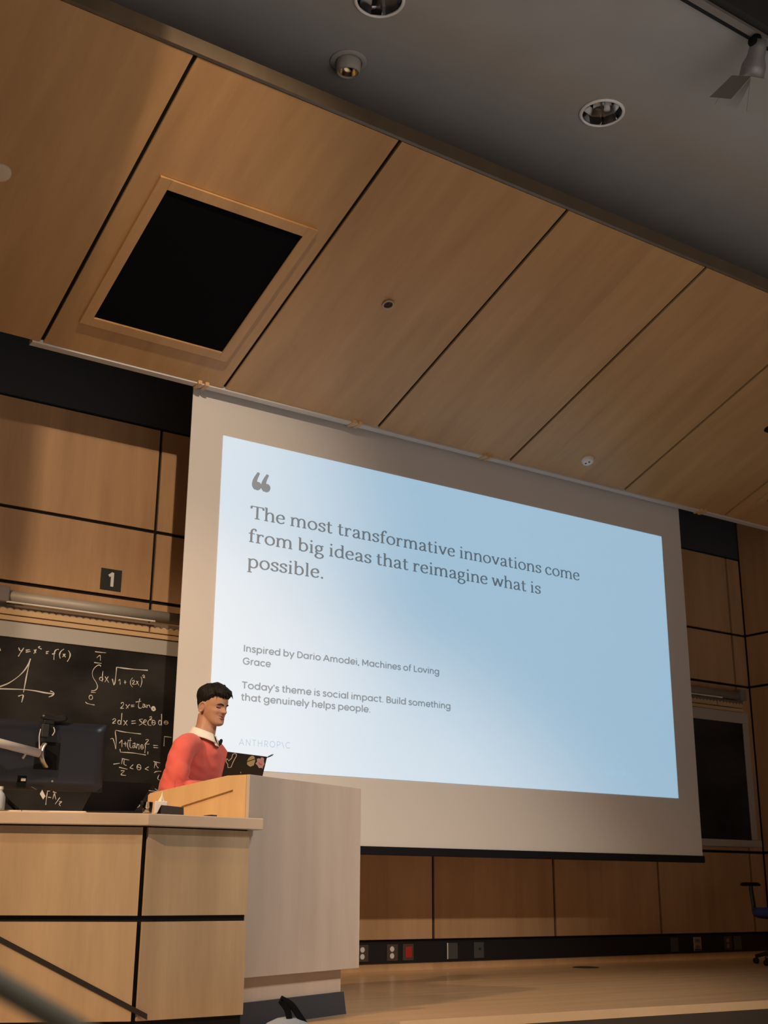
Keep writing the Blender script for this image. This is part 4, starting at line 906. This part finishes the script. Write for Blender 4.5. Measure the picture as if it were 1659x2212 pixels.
for s_ in (-1, 1):                                # ears
    em = HM @ Matrix.Translation((s_ * .0725, -.014, .098)) @ Matrix.Rotation(R(-14), 4, 'X') @ Matrix.Rotation(R(24 * s_), 4, 'Z')
    rim = [em @ Vector((s_ * .006, .0185 * math.cos(a) * (1 if math.sin(a) > 0 else .75), .031 * math.sin(a))) for a in (2 * math.pi * i / 16 for i in range(17))]
    body.append(MB().tube(rim, .0048, 8)); e_b = MB(); e_b.ball((0, 0, 0), 1, 10, scale=(.0055, .015, .028)); e_b.v = [tuple(em @ Vector(v)) for v in e_b.v]; body.append(e_b)
SP = lambda k: HIP.lerp(NK, k) + PF * (0.02 * math.sin(math.pi * k))
body.append(MB().tube([SP(k) for k in (-.12, .0, .25, .5, .72, .88, .97, 1.02)], [.13, .145, .138, .142, .152, .138, .095, .062], 24, side=PR, squash=(1.0, 0.66)))
for sh, el, wr in ((SHR, ELR, WRR), (SHL, ELL, WRL)):
    body.append(MB().tube([sh.lerp(NK, .35), sh, sh.lerp(el, .5), el, el.lerp(wr, .35), wr], [.050, .050, .042, .033, .034, .024], 14))
body += hand(WRR, fr_, ZU, -PR) + hand(WRL, fl_, ZU, PR)
for s_ in (-1, 1):
    h0 = HIP + PR * .095 * s_ - ZU * .06; kn = Vector((h0.x, h0.y, .50)) + PF * .02; an = Vector((h0.x, h0.y, .09)) - PF * .01
    body.append(MB().tube([h0 + ZU * .05, h0, h0.lerp(kn, .5), kn, kn.lerp(an, .3), an, an - ZU * .04], [.085, .086, .074, .056, .056, .038, .036], 16))
    body.append(MB().tube([an - ZU * .05 - PF * .04, an - ZU * .05 + PF * .05, an - ZU * .06 + PF * .15], [.03, .034, .022], 12))
bme = voxel_mesh(body, 0.0038, 1, 'body'); bme.materials.clear(); bme.materials.append(M_SKIN)
bo = link('body', bme, person, smooth=True)

# sweater: torso and two sleeves with soft folds
sw = [MB().tube([SP(k) for k in (-.14, -.10, .10, .35, .58, .76, .89, .965, 1.0)], [.176, .184, .182, .186, .196, .196, .168, .112, .082], 32, side=PR, squash=[(1, .78)] * 5 + [(1, .74), (1, .74), (1, .82), (1, .95)])]
for sh, el, wr, f_ in ((SHR, ELR, WRR, fr_), (SHL, ELL, WRL, fl_)):
    o_ = (el - sh); side_ = PR if sh is SHR else -PR
    m1 = sh.lerp(el, .5) + side_ * .018
    sw.append(MB().tube(smooth_path([tuple(p) for p in (sh.lerp(NK, .55) - ZU * .012, sh + side_ * .004, m1, el + side_ * .006, el.lerp(wr, .5), wr - f_ * .035, wr - f_ * .005)], 4),
              [r_ for seg in ((.062, .070), (.070, .072), (.072, .070), (.070, .062), (.062, .048), (.048, .041)) for r_ in [seg[0] + (seg[1] - seg[0]) * j / 4 for j in range(4)]] + [.041], 20))
sme = voxel_mesh(sw, 0.0075, 16, 'sweater')
for v in sme.vertices:
    p = v.co; dE = min((p - ELR).length, (p - ELL).length)
    k = math.exp(-(dE / .13) ** 2); q_ = Vector((p.x, p.y, p.z))
    n1 = noise.noise(Vector((q_.dot(PF) * 9, q_.dot(PR) * 9, q_.z * 20 + q_.dot(PF) * 16)))
    n2 = noise.noise(Vector((q_.dot(PF) * 10, q_.dot(PR) * 10 + 5, q_.z * 3.2)))
    v.co = p + v.normal * (n1 * (.005 + .026 * k) + n2 * .007)
sme.materials.clear(); sme.materials.append(M_KNIT)
link('sweater', sme, person, smooth=True)
# trousers and shoes
tr = []
for s_ in (-1, 1):
    h0 = HIP + PR * .095 * s_ - ZU * .06; kn = Vector((h0.x, h0.y, .50)) + PF * .02; an = Vector((h0.x, h0.y, .09)) - PF * .01
    tr.append(MB().tube([h0 + ZU * .12, h0, h0.lerp(kn, .5), kn, an + ZU * .04, an], [.10, .104, .092, .078, .066, .066], 18))
tr.append(MB().tube([HIP + ZU * .03, HIP - ZU * .10], [.165, .165], 20, side=PR, squash=(1, .74)))
tm = voxel_mesh(tr, .01, 3, 'trousers'); tm.materials.clear(); tm.materials.append(mat('dark_trousers', (0.02, 0.022, 0.03), 0.9)); link('trousers', tm, person, smooth=True)
for s_ in (-1, 1):
    an = HIP + PR * .095 * s_; an = Vector((an.x, an.y, 0)) - PF * .01
    mb = MB(); mb.tube([an - PF * .07 + ZU * .035, an - PF * .05 + ZU * .045, an + PF * .06 + ZU * .05, an + PF * .15 + ZU * .036, an + PF * .19 + ZU * .030], [.030, .040, .042, .038, .022], 16, side=PR, squash=[(1, .85)] * 2 + [(1, 1)] + [(1.1, .85)] * 2)
    mb.build('shoe', mat('shoe_dark', (0.03, 0.028, 0.027), 0.5), person, smooth=True)
# white collar, open at the front
ax = (nk_top - NK).normalized(); cf = (PF - ax * PF.dot(ax)).normalized(); cr_ = cf.cross(ax); cr_ = cr_ if cr_.dot(PR) > 0 else -cr_
mb = MB(); n = 48; vs = []
prof = lambda a: [(.060, .016 + .020 * b_, 1) for b_ in (0,)]
def collar_pt(a, k):
    b = 0.5 - 0.5 * math.cos(a)                   # 0 at the front, 1 at the nape
    top_r, top_h = .064 + .003 * b, .006 + .030 * b
    tip = max(0, 1 - abs(a if a < math.pi else 2 * math.pi - a) / R(48))
    bot_r, bot_h = .095 + .012 * tip, -.032 + .018 * b - .010 * tip
    mid_r, mid_h = .072 + .004 * b, top_h + .006
    if k <= .25: u = k / .25; r_, h_ = top_r + (mid_r - top_r) * u, top_h + (mid_h - top_h) * u
    else: u = (k - .25) / .75; r_, h_ = mid_r + (bot_r - mid_r) * u ** 1.1, mid_h + (bot_h - mid_h) * u
    return NK + ax * (h_ + .010) + (cf * math.cos(a) + cr_ * math.sin(a)) * r_
a0, a1 = R(9), R(351); ks = [0, .12, .25, .4, .6, .8, 1.0]
for i in range(n + 1):
    a = a0 + (a1 - a0) * i / n
    for k in ks: vs.append(collar_pt(a, k))
K = len(ks); fs = [(i * K + j, i * K + j + 1, (i + 1) * K + j + 1, (i + 1) * K + j) for i in range(n) for j in range(K - 1)]
mb.add(vs, fs); co = mb.build('collar', mat('collar_white', (0.80, 0.74, 0.66), 0.85), person, smooth=True)
so = co.modifiers.new('solid', 'SOLIDIFY'); so.thickness = .0045; so.offset = 0
# front placket below the collar opening
mb = MB(); pk = [NK + ax * h_ + cf * r_ for h_, r_ in ((.006, .058), (-.020, .082), (-.045, .108))]
for i in range(2): pass
V = [p + cr_ * s_ for p in pk for s_ in (-.02, .02)]; mb.add(V, [(0, 1, 3, 2), (2, 3, 5, 4)]); pc = mb.build('placket', MATS['collar_white'], person); so = pc.modifiers.new('solid', 'SOLIDIFY'); so.thickness = .004
# hair: a cap with a ragged fringe and short faded sides
def hairline(th):
    a = abs(((math.degrees(th) + 180) % 360) - 180)
    pts = [(0, .172), (25, .174), (45, .180), (60, .168), (74, .150), (86, .130), (100, .128), (118, .088), (140, .062), (180, .050)]
    for (a0_, z0), (a1_, z1) in zip(pts[:-1], pts[1:]):
        if a <= a1_: return z0 + (z1 - z0) * (a - a0_) / (a1_ - a0_)
    return .05
def row_at(z):
    for r0, r1 in zip(HR[:-1], HR[1:]):
        if z <= r1[0]: k = (z - r0[0]) / max(1e-6, r1[0] - r0[0]); return tuple(a + (b - a) * k for a, b in zip(r0, r1))
    return HR[-1]
mb = MB(); n, mrow = 96, 26; vs = []
for i in range(mrow + 1):
    v = i / mrow
    for j in range(n):
        th = 2 * math.pi * j / n; hl = hairline(th) + .004 * math.sin(th * 23) ; z = hl + (.2348 - hl) * (1 - (1 - v) ** 1.25)
        front = max(0, math.cos(th)); top_ = max(0, min(1, (z - .135) / .07))
        thick = -.003 if i == 0 else (.004 + .020 * top_ + .011 * front * top_) * min(1, v * 4 + .25)
        thick += .003 * noise.noise(Vector((math.cos(th) * 5, math.sin(th) * 5, z * 40))) * (i > 1)
        vs.append(HM @ head_pt(row_at(z), th, thick))
fs = [(i * n + j, i * n + (j + 1) % n, (i + 1) * n + (j + 1) % n, (i + 1) * n + j) for i in range(mrow) for j in range(n)] + [tuple(range(mrow * n, (mrow + 1) * n))]
mb.add(vs, fs)
rnd = random.Random(4)
for i in range(170):                              # locks
    th = rnd.uniform(-1.35, 1.35) if i < 120 else rnd.uniform(0, 6.28)
    z = rnd.uniform(.184, .232) if i < 120 else rnd.uniform(.205, .233)
    p0 = head_pt(row_at(z), th, .012); dirn = Vector((math.sin(th) * .5 + rnd.uniform(-.35, .35), .85 + rnd.uniform(-.3, .2), rnd.uniform(-.05, .55))).normalized()
    L_ = rnd.uniform(.018, .034); p1 = p0 + dirn * L_ * .55 + Vector((0, 0, .010)); p2 = p0 + dirn * L_ - Vector((0, 0, rnd.uniform(.002, .016)))
    mb.tube([HM @ p0, HM @ (p0.lerp(p1, .6)), HM @ p1, HM @ p2], [.0055, .006, .0042, .0006], 6)
mb.build('hair', M_HAIR, person, smooth=True)
# brows, eyes, mouth
def on_face(x, z, out=0.0):
    r_ = row_at(z); best = None
    lo, hi = 0.0, 1.4
    for _ in range(30):
        md = (lo + hi) / 2
        if abs(head_pt(r_, md).x) < abs(x): lo = md
        else: hi = md
    p = head_pt(r_, lo if x >= 0 else -lo); return HM @ (p + Vector((0, out, 0)))
for s_ in (-1, 1):
    mb = MB(); mb.tube([on_face(s_ * x, z, .001) for x, z in ((.011, .1285), (.022, .1335), (.034, .1345), (.046, .1295))], [.0030, .0047, .0044, .0018], 8, squash=(1.0, .8)); mb.build('eyebrow', M_HAIR, person, smooth=True)
    mb = MB(); mb.tube([on_face(s_ * x, z, .0004) for x, z in ((.019, .1115), (.025, .1105), (.032, .1100), (.039, .1107), (.044, .1125))], [.0018, .0038, .0044, .0036, .0015], 8); mb.build('eye', mat('eye_dark', (0.012, 0.008, 0.006), 0.25), person, smooth=True)
M_LIP2 = mat('lip', (0.30, 0.10, 0.075), 0.45)
sm = lambda x, z: z + 9.0 * x * x
mb = MB(); mb.tube([on_face(x, sm(x, .0605), .0002) for x in (-.024, -.014, -.005, 0, .005, .014, .024)], [.001, .0028, .0036, .0033, .0036, .0028, .001], 8); mb.build('upper_lip', M_LIP2, person, smooth=True)
mb = MB(); mb.tube([on_face(x, sm(x, .0455), .0002) for x in (-.022, -.012, 0, .012, .022)], [.001, .0034, .0044, .0034, .001], 8); mb.build('lower_lip', M_LIP2, person, smooth=True)
mb = MB(); mb.tube([on_face(x, sm(x, .0538), .0024) for x in (-.020, -.010, 0, .010, .020)], [.0010, .0030, .0036, .0030, .0010], 8); mb.build('teeth', mat('teeth', (0.62, 0.55, 0.48), 0.35), person, smooth=True)
# clip-on microphone at the collar
mp = collar_pt(R(348), .85) + cf * .014
t = thing('lapel_microphone', 'small black microphone clipped to the white collar', 'microphone', tuple(mp - ZU * .03))
md = (ZU * .9 + PF * .1 - PR * .35).normalized()
mb = MB(); mb.tube([mp - md * .012, mp - md * .006, mp + md * .008, mp + md * .020, mp + md * .026], [.004, .009, .0105, .009, .003], 14); mb.build('foam_tip', M_BLACKM, t, smooth=True)
mb = MB(); mb.tube([mp - md * .012, mp - md * .024 - cf * .004, mp - md * .034 - cf * .008], [.004, .0045, .003], 10); mb.build('clip', M_BLACK, t)

# ================================================================ ceiling fittings
ZV = Vector((0, 0, 1)); CX = frame((0, 0, 0), (1, 0, 0), (0, 1, 0), (0, 0, 1))
def downlight(px, py, r_, label):
    c = atZ(px, py, CEIL); t = thing('downlight', label, 'ceiling light', tuple(c), 'round mirror downlights in the grey ceiling')
    X = frame(c, (1, 0, 0), (0, 1, 0), (0, 0, 1))
    mb = MB(); mb.lathe([(r_ * .86, -.001), (r_ * .86, -.014), (r_ * .93, -.018), (r_, -.010), (r_, -.001)], X, 48, closed=True); mb.build('trim_ring', mat('white_ring', (0.90, 0.93, 0.94), 0.3, spec=0.6), t, smooth=True)
    mb = MB(); n = 48; mb.lathe([(r_ * .86, -.010), (r_ * .82, .05), (r_ * .66, .10), (r_ * .58, .15), (r_ * .3, .17), (r_ * .001, .20)], X, 9); mb.build('reflector', M_CHROME, t, smooth=False)
    mb = MB()
    for k, a in enumerate((48,)):
        d = Vector((math.cos(R(a)), math.sin(R(a)), 0)); mb.prism([c - d * r_ * .84 + ZV * .0, c + d * r_ * .84 + ZV * .0, c + d * r_ * .62 + ZV * .12, c - d * r_ * .62 + ZV * .12], Vector((-d.y, d.x, 0)) * .0025)
    mb.build('cross_blade', M_STEEL, t)
    mb = MB(); mb.tube([c + Vector((.03, -.02, .02)), c + Vector((.03, -.02, .13))], .022, 12); mb.build('bulb', mat('frosted_bulb', (0.7, 0.72, 0.7), 0.3), t, smooth=True)
    return c
downlight(1300.5, 242.5, 0.157, 'round recessed mirror downlight in the grey ceiling, nearest the track spotlight')
downlight(820, -2, 0.157, 'round recessed mirror downlight cut by the top edge of the photo')
# tilting eyeball spotlight
EB = 1.06; c = atZ(753, 134, CEIL); t = thing('eyeball_spotlight', 'white eyeball spotlight tilted in its ring near the soffit edge', 'ceiling light', tuple(c))
X = frame(c, (EB, 0, 0), (0, EB, 0), (0, 0, EB))
M_OFFW = mat('aged_white', (0.42, 0.40, 0.37), 0.5)
mb = MB(); mb.lathe([(.080, -.001), (.084, -.012), (.095, -.010), (.112, -.006), (.118, -.001)], X, 40, closed=True); mb.build('ring', M_OFFW, t, smooth=True)
da = Vector((.04, .10, -.98)).normalized(); du = Vector((1, 0, 0)); du = (du - da * du.dot(da)).normalized(); dv = da.cross(du)
EX = frame(c + ZV * .012, du * EB * 1.16, dv * EB * 1.16, da * EB)
mb = MB(); mb.lathe([(.066, .0), (.067, .02), (.066, .050), (.062, .085), (.054, .087), (.050, .075)], EX, 36); mb.build('eyeball', M_OFFW, t, smooth=True)
mb = MB(); mb.lathe([(.054, .085), (.047, .050), (.030, .018), (.001, .008)], EX, 30); mb.build('reflector', mat('brass_reflector', (0.55, 0.42, 0.25), 0.18, metal=1.0), t, smooth=True)
# lighting track and the spotlight with barn doors
zt_ = CEIL - .06
t = thing('lighting_track', 'dark lighting track along the ceiling step at top right', 'track', (4.6, YSTEP, zt_))
mb = MB(); mb.box((1.5, YSTEP + .012, zt_ + .02), (9.5, YSTEP + .052, CEIL - .001)); mb.build('stem_rail', M_BLACK, t)
mb = MB(); mb.box((1.5, YSTEP - .043, zt_ - .004), (9.5, YSTEP + .007, zt_ + .02)); mb.build('track_bar', mat('track_grey', (0.22, 0.20, 0.18), 0.5), t)
hc = atY(1634, 95, YSTEP - .015); top_ = Vector((hc.x, YSTEP - .018, zt_ - .012))
t = thing('track_spotlight', 'grey track spotlight with open barn doors at the top right corner', 'spotlight', tuple(top_))
da = Vector((.22, .55, -.80)).normalized(); du = Vector((1, 0, 0)); du = (du - da * du.dot(da)).normalized(); dv = da.cross(du)
M_SPOT = mat('spot_grey', (0.30, 0.31, 0.32), 0.4, metal=0.3)
hb_ = hc + Vector((.03, 0.02, -.02)); SX = frame(hb_, du, dv, da)
mb = MB(); mb.tube([top_, top_ - ZV * .03, Vector((hc.x - .01, YSTEP - .01, hc.z + .02))], [.03, .03, .022], 14); mb.ball(Vector((hc.x - .015, YSTEP - .006, hc.z + .015)), .034, 10); mb.build('yoke', M_BLACKM, t, smooth=True)
mb = MB(); mb.lathe([(0, -.07), (.040, -.065), (.052, -.02), (.055, .04), (.075, .09), (.078, .16), (.070, .16), (.064, .10)], SX, 30); mb.build('housing', M_SPOT, t, smooth=True)
mb = MB(); mb.lathe([(.066, .12), (.001, .118)], SX, 24); mb.build('lens', mat('dark_lens', (0.02, 0.03, 0.03), 0.1, spec=0.8), t)
M_FLAP = mat('barn_door_grey', (0.36, 0.37, 0.35), 0.6)
for ang_, w0, ln_, tilt in ((180, .085, .20, 42), (90, .085, .21, 12), (0, .085, .20, 30), (270, .085, .20, 25)):
    r0 = Vector((math.cos(R(ang_)), math.sin(R(ang_)), 0)); tn = Vector((-r0.y, r0.x, 0))
    e = (r0 * math.sin(R(tilt)) + Vector((0, 0, 1)) * math.cos(R(tilt)))
    P = [r0 * .08 + tn * w0 + Vector((0, 0, .162)), r0 * .08 - tn * w0 + Vector((0, 0, .162)), r0 * .08 - tn * w0 * 1.15 + Vector((0, 0, .162)) + e * ln_, r0 * .08 + tn * w0 * 1.15 + Vector((0, 0, .162)) + e * ln_]
    mb = MB(); mb.prism([SX @ p for p in P], SX.to_3x3() @ r0 * .004); mb.build('barn_door', M_FLAP, t)
# small fittings on the wooden soffit
def on_soffit(px, py): return atPlane(px, py, (0, YSO, SZ), SN)
def sframe(px, py): c = on_soffit(px, py); return c, frame(c, (1, 0, 0), SU, Vector((1, 0, 0)).cross(SU) * (1 if Vector((1, 0, 0)).cross(SU).dot(SN) > 0 else -1))
c, X = sframe(838, 656); t = thing('sprinkler_cup', 'dark round sprinkler cup in the third soffit panel', 'sprinkler', tuple(c))
mb = MB(); mb.lathe([(.034, .0005), (.0345, .0165), (.043, .0175), (.046, .010), (.046, .0005)], X, 32, closed=True); mb.build('rim', mat('rim_tan', (0.45, 0.36, 0.25), 0.35, metal=0.3), t, smooth=True)
mb = MB(); mb.lathe([(0, .0012), (.034, .0012)], X, 28); mb.ball(X @ Vector((0, 0, .008)), .007, 8); mb.build('recess', mat('recess_brown', (0.07, 0.035, 0.018), 0.6), t)
c, X = sframe(0, 372); t = thing('cover_disc', 'pale round cover disc on the soffit at the left edge', 'cover', tuple(c))
mb = MB(); mb.lathe([(0, .016), (.055, .015), (.066, .010), (.068, .0005)], X, 36); mb.build('disc', mat('cover_pale', (0.62, 0.50, 0.36), 0.5), t, smooth=True)
c, X = sframe(1662, 926); t = thing('sprinkler_cup', 'black round cup on the soffit at the right edge', 'sprinkler', tuple(c))
mb = MB(); mb.lathe([(0, .02), (.04, .018), (.052, .0005)], X, 28); mb.build('cup', M_BLACKM, t, smooth=True)
c, X = sframe(1269, 993); t = thing('smoke_detector', 'white smoke detector with two dark holes on the soffit', 'smoke detector', tuple(c))
mb = MB(); mb.lathe([(0, .040), (.036, .039), (.046, .034), (.054, .022), (.058, .010), (.060, .0005)], X, 40); mb.build('housing', M_WHITE, t, smooth=True)
for dx, dy, r_ in ((-.006, .014, .0095), (-.024, -.014, .010)):
    mb = MB(); mb.lathe([(0, .0405), (r_, .0403), (r_, .036)], frame(X @ Vector((dx, dy, 0)), X.col[0].to_3d(), X.col[1].to_3d(), X.col[2].to_3d()), 16); mb.build('sensor_hole', M_BLACKM, t)

# ================================================================ blue swivel chair at the right edge
cx, cy = 9.90, 7.78
t = thing('swivel_chair', 'blue swivel chair with black armrests at the right edge of the stage', 'chair', (cx, cy, 0))
M_BLUE = mat('blue_fabric', (0.015, 0.035, 0.16), 0.9, noise_amt=0.1, noise_scale=50)
def rounded(mb, hx_, hy_, z0, z1, ox=0, oy=0, n=28, e=4.0):
    ring = []
    for i in range(n):
        a = 2 * math.pi * i / n; c_, s_ = math.cos(a), math.sin(a)
        ring.append((math.copysign(abs(c_) ** (2 / e), c_) * hx_, math.copysign(abs(s_) ** (2 / e), s_) * hy_))
    vs = []; lv = [(z0, .90), (z0 + (z1 - z0) * .25, 1), (z0 + (z1 - z0) * .7, 1), (z1, .90)]
    for z, k in lv: vs += [(cx + ox + x * k, cy + oy + y * k, z) for x, y in ring]
    fs = [(i * n + j, i * n + (j + 1) % n, (i + 1) * n + (j + 1) % n, (i + 1) * n + j) for i in range(3) for j in range(n)] + [tuple(range(n))[::-1], tuple(range(3 * n, 4 * n))]
    return mb.add(vs, fs)
rounded(MB(), .245, .24, .425, .51, -.20 + .0, 0).build('seat', M_BLUE, t, smooth=True) if False else rounded(MB(), .25, .24, .43, .51).build('seat', M_BLUE, t, smooth=True)
mb = MB(); vs = []; n = 10
for i in range(n + 1):
    for j in range(n + 1):
        u, v = 2 * i / n - 1, j / n
        vs.append((cx + .22 * u * (1 - .12 * v * v), cy + .25 + .06 * v - .05 * u * u * -1 * .6, .60 + .42 * v - .03 * u ** 4))
mb.add(vs, [(i * (n + 1) + j, i * (n + 1) + j + 1, (i + 1) * (n + 1) + j + 1, (i + 1) * (n + 1) + j) for i in range(n) for j in range(n)])
bk = mb.build('backrest', M_BLUE, t, smooth=True); so = bk.modifiers.new('solid', 'SOLIDIFY'); so.thickness = .06
mb = MB(); mb.tube(smooth_path([(cx, cy + .1, .42), (cx, cy + .30, .45), (cx, cy + .33, .62), (cx, cy + .34, .75)], 5), .02, 10, squash=(1.8, .6)); mb.build('back_support', M_BLACK, t)
for s_ in (-1, 1):
    xx = cx + s_ * .33
    mb = MB(); mb.tube(smooth_path([(cx + s_ * .18, cy, .42), (xx + .03 * -s_, cy, .44), (xx + .012 * -s_, cy, .55), (xx, cy, .66), (xx, cy, .71)], 5), [.018] * 21, 12, squash=(1.0, 1.5)); up_ = mb.build('armrest_post', M_BLACK, t, smooth=True)
    mb = MB(); mb.tube([(xx, cy - .15, .715), (xx, cy - .12, .722), (xx, cy + .10, .722), (xx, cy + .14, .715)], [.025, .042, .042, .026], 14, squash=(.42, 1.0)); mb.build('armrest', M_BLACKM, t, smooth=True)
mb = MB(); mb.tube([(cx, cy, .09), (cx, cy, .30), (cx, cy, .425)], [.035, .025, .028], 16); mb.build('gas_column', M_BLACK, t, smooth=True)
for k in range(5):
    a = R(72 * k + 190); e = Vector((math.cos(a), math.sin(a), 0))
    mb = MB(); mb.tube([Vector((cx, cy, .11)), Vector((cx, cy, .10)) + e * .18, Vector((cx, cy, .068)) + e * .31], [.028, .022, .016], 10); mb.build('base_leg', M_BLACK, t, smooth=True)
    w_ = Vector((cx, cy, .028)) + e * .31; sd__ = Vector((-e.y, e.x, 0)); mb = MB(); mb.lathe([(0, -.02), (.022, -.02), (.027, -.012), (.027, .012), (.022, .02), (0, .02)], frame(w_, e, ZV, sd__), 18); mb.build('caster', M_BLACKM, t, smooth=True)

t.rotation_euler = (0, 0, R(-82))

# ================================================================ in front of the stage
# pale blue bag with black straps, resting on a front step
by = 5.02
bc = atY(620, 2212, by); top_z = atY(620, 2196, by).z
mb = MB(); mb.box((2.2, 4.55, -0.6), (3.6, 5.2, -0.3)); struct(mb.build('trim_3', mat('front_step', (0.06, 0.045, 0.035), 0.7)))
t = thing('backpack', 'pale blue rounded bag top with black straps below the lectern', 'bag', (bc.x, by, -0.3))
mb = MB(); rw = (atY(656, 2212, by).x - atY(584, 2212, by).x) / 2
mb.tube([(bc.x, by, -.299), (bc.x, by, -.27), (bc.x, by, -.05), (bc.x, by, top_z - .055), (bc.x, by, top_z - .024), (bc.x, by, top_z - .006), (bc.x, by, top_z)], [.14, .155, .15, .125, .095, .05, .008], 28, squash=(.7, 1.0), side=(0, 1, 0)); mb.build('body', mat('pale_blue_cloth', (0.40, 0.47, 0.56), 0.85, bump=0.1, noise_scale=20), t, smooth=True)
for nm, pts in (('strap', ((626, 2206), (620, 2180), (606, 2160))), ('strap', ((606, 2158), (630, 2172), (650, 2200), (660, 2216)))):
    P = [atY(px, py, by - .03) for px, py in pts]
    mb = MB(); mb.tube(smooth_path([tuple(p) for p in P], 6), .012, 10, squash=(1.3, .5)); mb.build(nm, M_BLACKM, t)
# stair rail close to the camera, out of focus
pl0 = Vector((0, .80, 0)); rr = [atPlane(px, py, pl0, (0, 1, 0)) for px, py in ((-330, 1940), (-40, 2104), (420, 2374))]
t = thing('stair_rail', 'blurred dark handrail slanting across the bottom left corner', 'handrail', (rr[2].x, rr[2].y, -0.6))
mb = MB(); mb.tube([tuple(p) for p in rr], 0.0078, 16); mb.build('rail', mat('rail_dark', (0.050, 0.042, 0.028), 0.8, spec=0.08), t, smooth=True)
for k in (0, 2):
    mb = MB(); mb.tube([(rr[k].x, rr[k].y, -0.6), (rr[k].x, rr[k].y, rr[k].z)], 0.0085, 12); mb.build('post', MATS['rail_dark'], t, smooth=True)
# unseen plate added to cut a spot's beam on the left wall, with housing
LP = Vector((1.55, 1.7, 5.40)); ld = (Vector((2.74, 8.9, 5.40)) - LP).normalized(); lr = Vector((ld.y, -ld.x, 0))
t = thing('beam_cut_spotlight', 'unseen black spotlight with a plate added to cut its beam', 'spotlight', (1.55, 1.64, 6.15))
mb = MB(); c = LP + ld * .55; mb.prism([c - ZV * .35, c - lr * .4 - ZV * .35, c - lr * .4 + ZV * .25, c + ZV * .25], ld * .003); mb.build('beam_cut_plate', M_BLACKM, t)
mb = MB(); mb.tube([LP - ld * .45 + ZV * .03, LP - ld * .2 + ZV * .03, LP - ld * .12 + ZV * .03], [.06, .09, .09], 16); mb.tube([LP - ld * .3 + ZV * .03, LP - ld * .3 + ZV * .74], .012, 8); mb.tube([c - lr * .38 + ZV * .22, LP - lr * .1 - ld * .14 + ZV * .06], .008, 6); mb.build('housing', M_BLACK, t)
